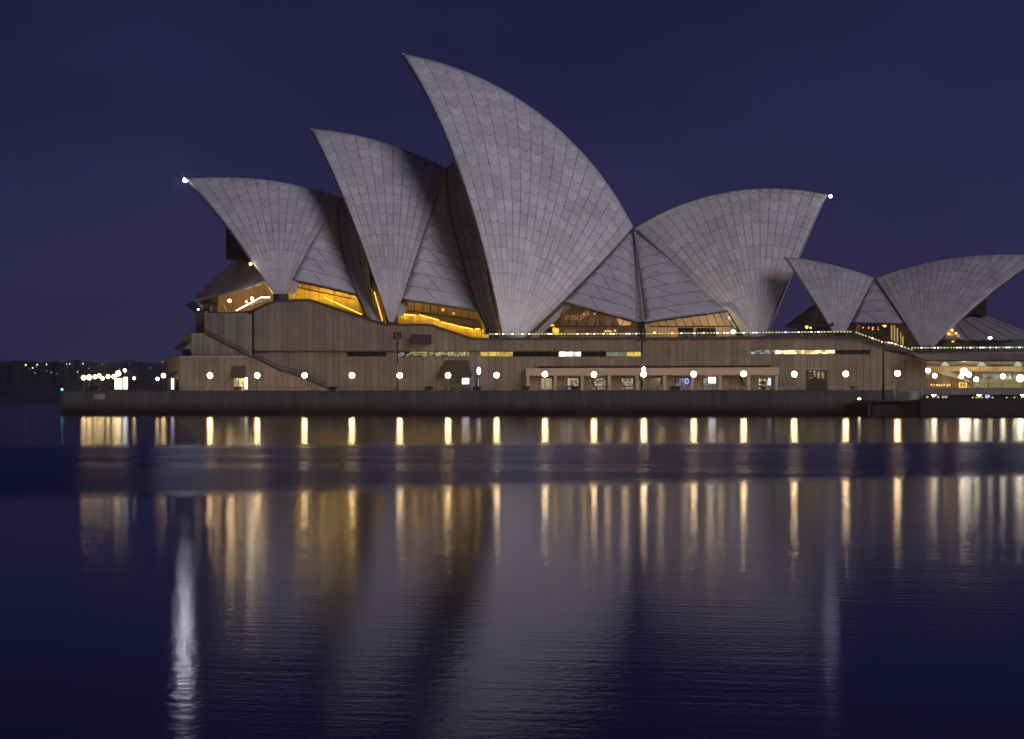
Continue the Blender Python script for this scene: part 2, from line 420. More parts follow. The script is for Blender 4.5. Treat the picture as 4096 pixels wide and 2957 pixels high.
# ------------------------------------------------------------------ concert hall: podium
TW = 325.0                                   # face of the main podium wall
hall = thing('concert_hall', 'large concert hall with white tiled sail shells on a brown granite podium', 'building', P(1560, 1570, TW))
def wallp(name, pts, t, depth, mt, parent=None):
    """upright solid whose outline on the plane y=t is pts (u, v)"""
    return MB().prism([P(u, v, t) for u, v in pts], (0, depth, 0)).build(name, mt, parent or hall)
BASE = 1575
# main wall: overhanging upper storey, window band, lower storey
top = [(1018, 1247), (1103, 1208), (1236, 1203), (1539, 1303), (1717, 1303.5), (1892, 1360), (2400, 1359.5), (2900, 1355), (3417, 1353), (3549, 1392), (3570, 1393), (3703, 1439)]
up = top[:]
m = MB(); tU = TW - .35
m.prism([P(1018, 1404.5, tU), P(2567, 1404.5, tU)] + [P(u, v, tU) for u, v in [(2567, 1358.2)] + [q for q in top[::-1] if q[0] < 2567]], (0, 46, 0))
m.build('upper_wall', M['podium'], hall)
m = MB()
m.prism([P(u, v, TW) for u, v in [(2569, 1400), (3520, 1400), (3703, 1439)] + [q for q in top[::-1] if 2569 < q[0] < 3700] + [(2569, 1358.2)]], (0, 46, 0))
m.build('upper_wall', M['podium'], hall)
m = MB()
m.prism([P(1018, BASE, TW), P(2568, BASE, TW), P(2568, 1427.5, TW), P(1018, 1427.5, TW)], (0, 45, 0))
m.prism([P(2568.1, BASE, TW), P(3703, BASE, TW), P(3703, 1439.2, TW), P(3640, 1419, TW), P(2568.1, 1419, TW)], (0, 45, 0))
bands = [(1387, 1545), (1592, 1878), (1920, 2565)]
z0, z1 = 1427.5, 1404.5
px_ = 1018
for a, b in bands + [(2568, 2568)]:
    if a > px_: m.prism([P(px_, 1427.4, TW), P(a, 1427.4, TW), P(a, 1404.6, TW), P(px_, 1404.6, TW)], (0, 20, 0))
    px_ = b
m.prism([P(2568.1, 1418.9, TW), P(3003, 1418.9, TW), P(3003, 1400.1, TW), P(2568.1, 1400.1, TW)], (0, 20, 0))
m.prism([P(3480, 1418.9, TW), P(3638, 1418.9, TW), P(3585, 1401, TW), P(3480, 1400.1, TW)], (0, 20, 0))
m.build('lower_wall', M['podium'], hall)
m = MB(); m.prism([P(1018, 1407.5, tU - .03), P(2566, 1407.5, tU - .03), P(2566, 1402.5, tU - .03), P(1018, 1402.5, tU - .03)], (0, .2, 0)); m.build('painted_shadow_joint', M['cap'], hall)  # dark strip painted in for the shadow line at the recessed joint
# dark drip edge along the roofline
m = MB()
for (a, b) in zip(top[:-1], top[1:]):
    p, q = P(*a, tU - .15), P(*b, tU - .15)
    m.prism([p, q, q + (0, 0, .34), p + (0, 0, .34)], (0, 1.6, 0))
m.build('parapet_edge', M['cap'], hall)
# ribbon windows: recessed panes with frames
def lit(name, col, s, var=(1.0, 3.0, 2.0), lo=.35):
    """lit room seen through a ribbon window: uneven lamps, dark furniture"""
    mm = mat(name, (.03,.03,.03), .2, emit=col, es=s); t = NT(mm); p = t.pos()[0]
    k = t.map(t.noise(p, 1.0, 2, .6, var), .42, .62, lo, 1.0, True)
    t.l.new(t.math('MULTIPLY', k, s), t.b.inputs['Emission Strength']); return mm
M['win_yellow'] = lit('lit_room_yellow', (1, .72, .10), .85, (.7, 1, 1.5), .55)
M['win_slats'] = lit('lit_slats', (1, .85, .38), .75, (5, 1, 1.5), .15)
M['win_bits'] = lit('lit_room_patches', (1, .86, .45), .5, (1.2, 1, 3), .0)
M['win_white'] = lit('lit_room_white', (1, .92, .66), 3.2, (1.5, 1, 1), .3)
M['win_green'] = lit('lit_room_greenish', (.62, .75, .52), .36, (1, 1, 1), .6)
M['win_bright'] = lit('lit_bar_bright', (1, .80, .38), 2.2, (1.2, 1, 3), .22)
M['win_cool'] = lit('lit_bar_cool', (.85, .95, .85), .6, (2, 1, 3), .05)
M['win_dark'] = mat('dark_pane', (.012, .011, .013), .12, spec=.6)
M['win_blue'] = glow('blue_sign', (.65, .72, 1), .8)
def ribbon(u0, u1, v0, v1, mt, t=TW + .45, parent=None):
    m = MB(); m.prism([P(u0, v1, t), P(u1, v1, t), P(u1, v0, t), P(u0, v0, t)], (0, .05, 0))
    w = m.build('ribbon_window', mt, parent or hall)
    f = MB(); n = max(1, round((u1 - u0) / 30))
    for i in range(n + 1):
        uu = u0 + (u1 - u0) * i / n; a = P(uu, v1, t - .06); b = P(uu, v0, t - .06)
        f.box(a[0] - .035, a[0] + .035, t - .06, t - .003, a[2], b[2])
    a, b = P(u0, v1, t - .06), P(u1, v0, t - .06); f.box(a[0], b[0], t - .058, t - .004, a[2], a[2] + .06)
    f.build('frame', M['dark'], w); return w
ribbon(1388, 1544, 1406, 1427, M['win_dark'])
ribbon(1593, 1622, 1406, 1427, M['win_dark']); ribbon(1622.5, 1712, 1406, 1427, M['win_bits']); ribbon(1712.5, 1790, 1406, 1427, M['win_bits']); ribbon(1790.5, 1877, 1406, 1427, M['win_slats'])
ribbon(1921, 2052, 1406, 1427, M['win_yellow']); ribbon(2052.5, 2234, 1406, 1427, M['win_dark']); ribbon(2234.5, 2324, 1406, 1427, M['win_white'])
ribbon(2324.5, 2424, 1406, 1427, M['win_dark']); ribbon(2424.5, 2505, 1406, 1427, M['win_green']); ribbon(2505.5, 2564, 1406, 1427, M['win_yellow'])
ribbon(3004, 3100, 1401, 1418, M['win_cool']); ribbon(3100.5, 3340, 1401, 1418, M['win_bright']); ribbon(3340.5, 3479, 1401, 1418, M['black'])
a = P(1604, 1418, TW + .3); m = MB(); m.path([a + np.array([math.cos(k*.55)*.55, 0, math.sin(k*.55)*.2 + math.cos(k*.55)*.12]) for k in range(12)], .05); m.build('neon_sign', M['win_blue'], hall)

# north end: stepped, chamfered blocks with outside stair
def chamfer(name, u_corner, u_left, vtop, t, cut):
    """plan: corner at u_corner, chamfer back to u_left; upright block"""
    x0 = PX(u_corner, t); x1 = PX(u_left, t + cut); zt = PZ(u_corner, vtop, t)
    pts = [(x0 - .004, t, ZP - .3), (x1, t + cut, ZP - .3), (x1, t + 40, ZP - .3), (x0 - .004, t + 40, ZP - .3)]
    return MB().prism(pts, (0, 0, zt - ZP + .3)).build(name, M['podium_plain'], hall)
TA, TB, TC = 321.4, 323.0, 324.2
wallp('stepped_wall', [(718, BASE), (1305, BASE), (1305, 1555), (1147, 1490), (1122, 1488), (1014, 1434), (990, 1428.5), (718, 1428.5)], TA, 1.5, M['podium'])
wallp('stepped_wall', [(767, 1500), (1010, 1500), (1010, 1433), (990, 1428), (830, 1345), (819, 1338), (767, 1338)], TB, 1.1, M['podium'])
wallp('stepped_wall', [(818, 1420), (1002, 1445), (1002, 1255), (818, 1255)], TC, 30, M['podium'])
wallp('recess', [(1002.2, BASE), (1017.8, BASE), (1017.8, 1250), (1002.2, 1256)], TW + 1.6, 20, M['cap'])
chamfer('chamfered_end', 718, 670, 1427.5, TA, 3.2); chamfer('chamfered_end', 767, 727, 1337, TB, 2.8); chamfer('chamfered_end', 818, 783, 1254, TC, 2.6)
# copings, dark slots and the stair string with handrail
m = MB()
for pts, t in (([(718, 1428), (990, 1428)], TA), ([(767, 1338), (819, 1338)], TB)):
    p, q = P(*pts[0], t - .06), P(*pts[1], t - .06); m.prism([p, q, q + (0, 0, .16), p + (0, 0, .16)], (0, 1.4, 0))
m.build('coping', M['coping'], hall)
m = MB()
for (a, b), t in ((((819, 1338), (990, 1428)), TB), (((990, 1428), (1014, 1434)), TA), (((1014, 1434), (1122, 1487)), TA), (((1122, 1487), (1147, 1489)), TA), (((1147, 1489), (1306, 1555)), TA)):
    p, q = P(*a, t - .08), P(*b, t - .08); m.prism([p, q, q + (0, 0, .22), p + (0, 0, .22)], (0, 1.5, 0))
m.build('stair_string', M['cap'], hall)
st = MB()
for (a, b), t in ((((819, 1338), (990, 1428)), TB + .6), (((1014, 1434), (1122, 1487)), TA + .5), (((1147, 1489), (1306, 1555)), TA + .5)):
    p, q = P(*a, t), P(*b, t); up_ = np.array([0, 0, .85]); st.bar(p + up_, q + up_, .06)
    n = 9
    for i in range(n + 1): c_ = p + (q - p) * i / n; st.bar(c_, c_ + up_, .03)
st.build('stair_handrail', M['dark'], hall)
# painted shadow strip at the joint under the upper storey
def hood(u0, u1, v0, v1, t, out=1.6, flare=0):
    """sloping metal hood over an opening: hinged at the top, standing out at the foot"""
    a, b = P(u0, v0, t), P(u1, v0, t); zb = PZ(u0, v1, t - out)
    c_, d_ = np.array([b[0] + flare, t - out, zb]), np.array([a[0] - flare, t - out, zb])
    m = MB(); m.prism([a, b, c_, d_], (0, .10, -.12))
    for s_, (p, q) in ((0, (a, d_)), (1, (b, c_))): m.prism([p, q, np.array([q[0], t, q[2]])], (.08 if s_ == 0 else -.08, 0, 0))
    return m.build('window_hood', M['hood'], hall)
hood(1646, 1726, 1338, 1375, tU); hood(936, 982, 1464, 1510, TA, 1.5, .1); hood(1783, 1874, 1442, 1507, TW, 2.4, .55)
def hood3(a, b, out, drop):
    """hood hinged on the line a-b of a chamfered face"""
    n = np.cross(b - a, [0, 0, 1.0]); n /= np.linalg.norm(n); n = n if n[1] < 0 else -n
    c_, d_ = b + n * out - (0, 0, drop), a + n * out - (0, 0, drop)
    m = MB(); m.prism([a, b, c_, d_], (0, 0, -.12)); m.prism([a, d_, a - (0, 0, drop)], (b - a) * .03); m.prism([b, c_, b - (0, 0, drop)], (a - b) * .03)
    return m.build('window_hood', M['hood'], hall)
hood3(P(729, 1367, TB + 2.7), P(765, 1367, TB + .05), 1.5, 1.25); hood3(P(674, 1486, TA + 3.0), P(715, 1486, TA + .05), 1.2, .95)
wallp('dark_window', [(731, 1419), (766, 1419), (766, 1395), (731, 1395)], TB + .3, 1, M['win_dark'])
wallp('dark_window', [(786, 1331), (817, 1331), (817, 1301), (786, 1301)], TC + .2, 1, M['win_dark'])
wallp('dark_doorway', [(704, BASE), (717, BASE), (717, 1512), (704, 1512)], TA + .2, 1, M['win_dark'])
M['doorlight'] = lit('lit_lobby', (1, .74, .34), 1.1, (1.5, 1, .6), .3)
d = wallp('lit_doorway', [(936, BASE), (976, BASE), (976, 1513), (936, 1513)], TA - .05, .04, M['doorlight'])
wallp('door_frame', [(954, BASE), (957, BASE), (957, 1513), (954, 1513)], TA - .10, .04, M['hood'], d)
M['lobby'] = lit('dim_lobby', (.9, .78, .6), .055, (1, 1, 1), .3)
d = wallp('lobby_front', [(1778, BASE), (1880, BASE), (1880, 1510), (1778, 1510)], TW - .05, .04, M['lobby'])
for uu in (1778, 1829, 1862, 1878): wallp('mullion', [(uu, BASE), (uu + 2, BASE), (uu + 2, 1510), (uu, 1510)], TW - .12, .06, M['dark'], d)

# arcade with piers and lit shop windows
TAr = TW - 1.6
ua, ub = 2104, 3116
wallp('arcade_beam', [(ua, 1503), (ub, 1500), (ub, 1470), (ua, 1473.5)], TAr - .06, 1.64, M['pier'])
m = MB(); m.prism([P(2150, 1470.5, TW - .9), P(3080, 1467.5, TW - .9), P(3080, 1462.5, TW - .9), P(2150, 1465.5, TW - .9)], (0, .95, 0)); m.build('painted_shadow_band', M['black'], hall)  # black band painted in as the shadow above the arcade beam
piers = [2111, 2220, 2328, 2437, 2548, 2658, 2770, 2881, 2994, 3106]
for uu in piers:
    wallp('pier', [(uu - 5, BASE), (uu + 5, BASE), (uu + 5, 1502), (uu - 5, 1502)], TAr, .9, M['pier'])
wallp('arcade_back', [(ua, BASE), (ub, BASE), (ub, 1501), (ua, 1504)], TW - .06, .05, M['podium_plain'])
M['sh_warm'] = lit('shop_blinds', (1, .80, .45), .55, (7, 1, .2), .25)
M['sh_room'] = lit('shop_room', (1, .84, .55), .42, (2.2, 1, 2.6), .12)
M['sh_dim'] = lit('shop_dim', (.75, .74, .6), .10, (5, 1, .2), .4)
M['sh_off'] = mat('shop_unlit', (.12, .10, .085), .4)
M['sh_cool'] = lit('shop_cool', (.75, .8, .85), .22, (4, 1, 1), .2)
M['sh_multi'] = lit('shop_multi', (1, .82, .5), .8, (4, 1, 2.5), .0)
shops = [(2162, 2208, 'sh_warm'), (2270, 2315, 'sh_room'), (2376, 2422, 'sh_room'), (2486, 2532, 'sh_room'), (2595, 2641, 'sh_dim'), (2703, 2752, 'sh_cool'), (2814, 2868, 'sh_cool'), (2922, 2960, 'sh_off'), (3034, 3084, 'sh_multi')]
for a, b, k in shops:
    d = wallp('shop_window', [(a, 1557), (b, 1557), (b, 1513), (a, 1513)], TW - .14, .05, M[k])
    f = MB()
    for (p0, p1, p2, p3) in ((a - 3, a, 1510, 1560), (b, b + 3, 1510, 1560), (a - 3, b + 3, 1509.5, 1513)):
        f.prism([P(p0, p3, TW - .2), P(p1, p3, TW - .2), P(p1, p2, TW - .2), P(p0, p2, TW - .2)], (0, .09, 0))
    f.build('frame', M['hood'], d)
    if k != 'sh_warm' and k != 'sh_dim':
        wallp('counter', [(a, 1548), (b, 1548), (b, 1544), (a, 1544)], TW - .18, .03, M['hood'], d)
M['screen_w'] = glow('bright_screen', (.95, .95, 1), 7); M['neon_b'] = glow('blue_neon', (.16, .20, 1), 3); M['screen_p'] = glow('pink_screen', (1, .80, .92), 6)
o = wallp('shop_screen', [(2835, 1532), (2862, 1532), (2862, 1510), (2835, 1510)], TW - .35, .06, M['screen_w'])
m = MB(); c_ = P(2747, 1525, TW - .3); m.path([c_ + np.array([math.cos(k*.6)*.28, 0, math.sin(k*.6)*.42]) for k in range(12)], .07); m.build('neon_ring', M['neon_b'], hall)
m = MB(); c_ = P(3079, 1522, TW - .3); m.box(c_[0]-.28, c_[0]+.2, c_[1], c_[1]+.05, c_[2]-.8, c_[2]+.4); m.build('cool_display', glow('cool_display', (.7, .85, 1), 1.1), hall)
# double door to the right
d = wallp('service_door', [(3224, BASE), (3309, BASE), (3309, 1478), (3224, 1478)], TW - .05, .04, M['dark'])
for i in range(4):
    for j in range(5):
        if (i, j) in ((0, 1), (0, 3), (1, 4)): continue
        u0 = 3236 + i * 17; v0 = 1484 + j * 6.4
        wallp('louvre_slat', [(u0, v0 + 4), (u0 + 11, v0 + 4), (u0 + 11, v0), (u0, v0)], TW - .09, .03, M['win_slats'] if i else M['win_bits'], d)
wallp('door_head', [(3222, 1479), (3312, 1479), (3312, 1476), (3222, 1476)], TW - .2, .14, M['coping'], d)

# ------------------------------------------------------------------ shells
HAZE = .00022
AL, TCN = .05, 351.0                          # symmetry plane of the hall: y = TCN + AL x
def sphere_c(T, E, Fp, Rr):
    a, b = E - T, Fp - T; n = np.cross(a, b); n2 = n.dot(n)
    cc = T + (a.dot(a) * np.cross(b, n) + b.dot(b) * np.cross(n, a)) / (2 * n2)
    h = math.sqrt(Rr * Rr - ((T - cc) ** 2).sum()); n = n / math.sqrt(n2)
    return cc + (n if n[1] > 0 else -n) * h
def slerp(A, B, k, C, Rr):
    a, b = (A - C) / Rr, (B - C) / Rr; w = math.acos(max(-1, min(1, a.dot(b))))
    return C + Rr * (math.sin((1 - k) * w) * a + math.sin(k * w) * b) / math.sin(w)
def mirror(p, al, tcn):
    n = np.array([al, -1, 0.]); n /= np.linalg.norm(n); d = (p - np.array([0, tcn, 0])).dot(n)
    return p - 2 * d * n
class Shell:
    """one sail: two spherical triangles meeting on the ridge (tip to rear end), ribs fanning from each foot"""
    def __init__(s, tip, rear, pole, tf, Rr, al=AL, tcn=TCN):
        s.al, s.tcn, s.R = al, tcn, Rr
        s.T, s.E, s.F = P(*tip, tcn, al), P(*rear, tcn, al), P(*pole, tf)
        s.C = sphere_c(s.T, s.E, s.F, Rr)
        N = np.array([al, -1, 0.]); N /= np.linalg.norm(N); d = (s.T - s.C).dot(N); s.cc = s.C + N * d
        s.r = math.sqrt(Rr * Rr - d * d); s.e1 = (s.T - s.cc) / s.r; s.e2 = np.cross(N, s.e1)
        s.th = math.atan2((s.E - s.cc).dot(s.e2), (s.E - s.cc).dot(s.e1))
    def ridge(s, k):                         # k=0 rear end, 1 tip
        q = (1 - k) * s.th; return s.cc + s.r * (math.cos(q) * s.e1 + math.sin(q) * s.e2)
    def fan(s, nrib, sub=4):
        """ridge parameters giving equal rib angles about the foot"""
        f = (s.F - s.C) / s.R; ref = None; ks = np.linspace(0, 1, 400); an = []
        for k in ks:
            q = (s.ridge(k) - s.C) / s.R; tdir = q - f * q.dot(f); tdir /= np.linalg.norm(tdir)
            if ref is None: ref, oth = tdir, np.cross(f, tdir)
            an.append(abs(math.atan2(tdir.dot(oth), tdir.dot(ref))))
        s.angle = an[-1]
        return [float(np.interp(an[-1] * i / (nrib * sub), an, ks)) for i in range(nrib * sub + 1)]
    def build(s, nrib, zfoot, mt, parent, name='sail_shell', thick=.9, nrow=44, wide=1.0):
        sub = 4; ks = s.fan(nrib, sub); m = MB()
        for far in (0, 1):
            G, UV, UV2 = [], [], []; cols = []
            for i, k in enumerate(ks):
                rp_ = s.ridge(k); a, b = (s.F - s.C) / s.R, (rp_ - s.C) / s.R; w = math.acos(a.dot(b)); L = w * s.R
                lo, hi = 0.0, .5
                for _ in range(30):
                    md = (lo + hi) / 2
                    if slerp(s.F, rp_, md, s.C, s.R)[2] < zfoot: lo = md
                    else: hi = md
                col = []
                for j in range(nrow + 1):
                    kk = lo + (1 - lo) * j / nrow; p = slerp(s.F, rp_, kk, s.C, s.R)
                    if far: p = mirror(p, s.al, s.tcn)
                    v = kk * L
                    col.append((p, (i / sub, v), ((1 - kk) * L, s.R * math.sin(v / s.R) * s.angle / nrib)))
                cols.append(col)
            G = [[c[j][0] for c in cols] for j in range(nrow + 1)]
            UV = [[c[j][1] for c in cols] for j in range(nrow + 1)]; UV2 = [[c[j][2] for c in cols] for j in range(nrow + 1)]
            m.grid(G, UV, UV2, flip=bool(far) ^ (s.th < 0))
        o = m.build(name, mt, parent)
        sol = o.modifiers.new('thickness', 'SOLIDIFY'); sol.thickness = thick; sol.offset = -1
        # outward normals: away from the sphere centre
        me = o.data; c0 = sum((Vector(v.co) for v in me.vertices), Vector()) / len(me.vertices)
        p0 = me.polygons[nrow // 2 * len(ks)]; cen = Vector(s.C - np.array(parent.location))
        if (p0.center - cen).dot(p0.normal) < 0: me.flip_normals()
        return o
    def edge(s, front, k0=0., n=24):          # foot -> tip or foot -> rear end
        e_ = s.T if front else s.E
        return [slerp(s.F, e_, k0 + (1 - k0) * i / n, s.C, s.R) for i in range(n + 1)]
A3 = Shell((745, 715), (1362, 790), (1117.6, 1208.2), 326.7, 85.0)
A2 = Shell((1245, 515), (1784, 673), (1565.1, 1317.5), 326.0, 84.7)
A1 = Shell((1610, 215), (2534, 909), (2025.5, 1415.7), 326.0, 71.9)
A4 = Shell((3302, 778), (2534, 911), (3042, 1383.7), 339.5, 84.9)
A3.build(13, PZ(1117, 1176, 326.7), M['tile'], hall); A2.build(11, PZ(1562, 1290, 326), M['tile'], hall)
A1.build(18, PZ(2050, 1362, 326), M['tile'], hall); A4.build(18, PZ(3030, 1352, 339), M['tile'], hall)
def rim(sh, front, r, k0, mt, name='shell_rim'):
    pts = sh.edge(front, k0, 70); m = MB()
    m.path([np.array(p) + np.array([0, .30, -.05]) for p in pts], r, 6)
    m.path([mirror(np.array(p) + np.array([0, .35, 0]), sh.al, sh.tcn) for p in pts], r, 6)
    return m.build(name, mt, hall if sh in (A1, A2, A3, A4) else rest)
for s_ in (A3, A2, A1, A4): rim(s_, True, .24, .10, M['coping'])
# foot plinths
def plinth(u0, u1, v0, v1, t, parent, depth=3.5):
    a, b = P(u0, v1, t), P(u1, v1, t); zt = PZ(u0, v0, t); c_ = ((a[0]+b[0])/2, t + depth/2, a[2]); r = (b[0]-a[0])/2
    return MB().lathe(c_, [(r * .96, 0), (r, .2), (r, zt - a[2] - .1), (r * .9, zt - a[2])], 20).build('shell_plinth', M['plinth'], parent)
plinth(1080, 1141, 1175, 1212, 325.4, hall); plinth(1538, 1585, 1289, 1306, 325.4, hall)

# lofted surface between two edge curves
def loft(name, A, B, ncol, mt, parent, bulge=0.0, ribs=None, thick=.5, uvmode='slab'):
    m = MB(); G, UV, UV2 = [], [], []; h = 0.0; pm = None
    for a, b in zip(A, B):
        a, b = np.array(a, float), np.array(b, float); md = (a + b) / 2
        if pm is not None: h += np.linalg.norm(md - pm)
        pm = md; wd = np.linalg.norm(b - a); row, r1, r2 = [], [], []
        for i in range(ncol + 1):
            f = i / ncol; p = a * (1 - f) + b * f; p = p + np.array([0, -1, .15]) * bulge * wd * 4 * f * (1 - f)
            row.append(p)
            if uvmode == 'slab': r1.append((f, h)); r2.append((wd, 0))
            else: r1.append((f * ribs, h)); r2.append((30, max(.05, wd / ribs)))
        G.append(row); UV.append(r1); UV2.append(r2)
    m.grid(G, UV, UV2); o = m.build(name, mt, parent)
    p0 = o.data.polygons[len(o.data.polygons) // 3]
    if p0.normal.y > 0: o.data.flip_normals()
    if thick:
        sol = o.modifiers.new('thickness', 'SOLIDIFY'); sol.thickness = thick; sol.offset = -1
    return o
def resample(pts, n):
    pts = [np.array(p, float) for p in pts]; L = [0]
    for a, b in zip(pts[:-1], pts[1:]): L.append(L[-1] + np.linalg.norm(b - a))
    out = []
    for i in range(n + 1):
        s_ = L[-1] * i / n; out.append(np.array([np.interp(s_, L, [p[k] for p in pts]) for k in range(3)]))
    return out
def smooth_curve(pts, n, it=3):
    c_ = resample(pts, n)
    for _ in range(it):
        c_ = [c_[0]] + [(c_[i-1] + 2*c_[i] + c_[i+1]) / 4 for i in range(1, n)] + [c_[-1]]
    return c_
def Q(tr):  return [P(u, v, t) for u, v, t in tr]
# louvre shells (turned the other way) tucked behind the taller sails
L2a = smooth_curve(Q([(1492, 1285, 328), (1485, 1275, 328.4), (1452, 1222, 330.3), (1425, 1170, 332.2), (1404, 1112, 334.2), (1386, 1055, 336.4), (1371, 1000, 338.5), (1362, 961, 340), (1354, 900, 342.2), (1352, 850, 344), (1355, 815, 345.4), (1362, 789, 346.6)]), 24)
L2b = smooth_curve(Q([(1512, 1285, 328.5), (1500, 1230, 330.5), (1488, 1175, 332.8), (1480, 1125, 335), (1474, 1075, 337.4), (1468, 1000, 340.5), (1462, 930, 343), (1452, 850, 345.5), (1440, 740, 348.8)]), 24)
loft('louvre_shell', L2a, L2b, 12, M['tile'], hall, .06, 3, .6, 'rib')
L1a = smooth_curve(Q([(1966, 1352, 328), (1958, 1335, 328.6), (1938, 1290, 330), (1914, 1242, 331.4), (1889, 1162, 333.7), (1865, 1082, 336), (1836, 985, 339), (1810, 890, 342), (1795, 800, 344.6), (1784, 715, 346.8), (1784, 673, 347.8)]), 24)
L1b = smooth_curve(Q([(1998, 1352, 328.5), (1990, 1300, 330), (1976, 1230, 332), (1964, 1180, 334), (1945, 1075, 337.5), (1925, 980, 340.5), (1900, 860, 344), (1880, 740, 347.5), (1862, 610, 350.5)]), 24)
loft('louvre_shell', L1a, L1b, 12, M['tile'], hall, .06, 3, .6, 'rib')
# side infill walls between the sails
def kfind(curve, v):
    """index along curve where its picture height passes v"""
    pr = []
    for p in curve:
        q = np.array(p) - np.array([0, 0, EYE]); yc = -sY*q[0] + cY*q[1]; pr.append(HV - F*q[2]/yc)
    return pr
def cut(curve, v0, n):
    """part of an upward curve from picture height v0 to its end, resampled"""
    pr = kfind(curve, v0); i = next(k for k in range(len(pr)) if pr[k] < v0); f = (pr[i-1] - v0) / (pr[i-1] - pr[i])
    return resample([np.array(curve[i-1]) * (1-f) + np.array(curve[i]) * f] + list(curve[i:]), n)
back = np.array([0, .35, 0])
r3 = [p + back for p in A3.edge(False, .02, 40)]; r2 = [p + back for p in A2.edge(False, .02, 40)]
I2A, I2B = cut(r3, 1118, 24), cut([p + back * .6 for p in L2a], 1177, 24)
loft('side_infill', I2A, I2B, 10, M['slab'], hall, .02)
i2 = [P(1600, 1196, 330.2), P(1648, 1121, 331.5), P(1711, 934, 337), P(1755, 791, 342.6), P(1783, 690, 346.9)]
I1A, I1B = cut(r2, 1198, 24), cut([p + back * .6 for p in L1a], 1243, 24)
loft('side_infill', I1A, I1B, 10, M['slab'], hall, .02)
wallp('gap_backing', [(1455, 1290), (1545, 1300), (1520, 1150), (1485, 1000), (1430, 830), (1400, 800), (1400, 1000)], 348.6, .3, M['black'])  # backing sheets added inside the shells to keep sky out of the gaps
wallp('gap_backing', [(1925, 1360), (2030, 1360), (1990, 1180), (1960, 1000), (1880, 700), (1840, 660), (1850, 900)], 349.6, .3, M['black'])
wallp('gap_backing', [(2300, 1190), (2780, 1140), (2640, 1010), (2537, 922), (2530, 922), (2440, 1030)], 349.0, .3, M['slab'])
# gable pair between the big sail and the south sail, with the central rib
apex = P(2534, 930, 347.5); cr_b = P(2549, 1287, 331.2); cr_b2 = P(2580, 1287, 331.2); cr_t = P(2532, 932, 347.2); cr_t2 = P(2536, 932, 347.2)
r1 = [p + back for p in A1.edge(False, .02, 40)]
loft('gable_infill', cut(r1, 1209, 24)[:-2] + [apex, apex + np.array([0, 0, .05])], resample([cr_b, cr_t], 24), 10, M['slab'], hall, .01)
r4 = [p + np.array([0, -.2, 0]) for p in A4.edge(False, .02, 40)]
g4 = resample([P(2905, 1242, 334.0), P(2800, 1149, 337.2), P(2680, 1041, 341.6), P(2590, 968, 345.2), P(2540, 931, 347.4)], 24)
loft('gable_infill', resample([cr_b2, cr_t2], 24), g4, 10, M['slab'], hall, .01)
m = MB(); m.prism([cr_b, cr_b + np.array([-.05, 0, -.02]), cr_t, cr_t2, cr_b2], (0, -.12, 0)); m.build('gable_rib', M['conc'], hall)
m = MB(); m.bar(P(2569, 1285, 330.7), P(2535.5, 935, 346.7), .07); m.build('gable_joint', M['dark'], hall)
wallp('gable_column', [(2552, 1362), (2581, 1362), (2579, 1286), (2550, 1286)], 331.3, .8, M['dark'])

# ------------------------------------------------------------------ glazed openings under the infills
def lamp_light(loc, power, col, r=.3, name='interior_light'):
    d = bpy.data.lights.new(name, 'POINT'); d.energy = power; d.color = col; d.shadow_soft_size = r
    o = bpy.data.objects.new(name, d); SC.collection.objects.link(o); o.location = tuple(float(c) for c in loc); return o
def glazing(poly, t, mull, trans, parent, gmat='glass'):
    g = wallp('glass_wall', poly, t, .04, M[gmat], parent)
    m = MB()
    for (a, b) in mull: m.bar(P(*a, t - .08), P(*b, t - .08), .085, 4)
    if mull: m.build('mullion', M['dark'], g)
    if trans:
        m = MB(); p, q = P(*trans[0], t - .16), P(*trans[1], t - .16); m.prism([p, q, q + (0, 0, .2), p + (0, 0, .2)], (0, .12, 0)); m.build('transom', M['dark'], g)
    return g
AMB, WRM = (1, .79, .05), (1, .79, .50)
# first opening (below the north sail)
tg = 332.2
glazing([(1166, 1212), (1197, 1128), (1421, 1174), (1452, 1262), (1470, 1290), (1236, 1225)], tg,
        [((1218, 1134), (1206, 1152)), ((1247, 1140), (1236, 1158)), ((1280, 1146), (1270, 1166)), ((1311, 1153), (1302, 1173)), ((1341, 1159), (1334, 1180)), ((1374, 1166), (1368, 1188)), ((1400, 1171), (1396, 1194))] ,
        ((1188, 1152), (1418, 1200)), hall)
wallp('interior_wall', [(1100, 1290), (1520, 1330), (1520, 1160), (1200, 1085), (1100, 1085)], tg + 6, .2, M['wood'])
MB().bar(P(1297, 1190, tg + 2.5), P(1446, 1258, tg + 2.5), .08).build('strip_light', M['amber'], hall)
for u, v in ((1300, 1168), (1345, 1168), (1385, 1178), (1415, 1195), (1195, 1178), (1245, 1180), (1290, 1185), (1330, 1222), (1380, 1240), (1430, 1258)):
    lamp_light(P(u, v, tg + 4.6), 165, AMB)
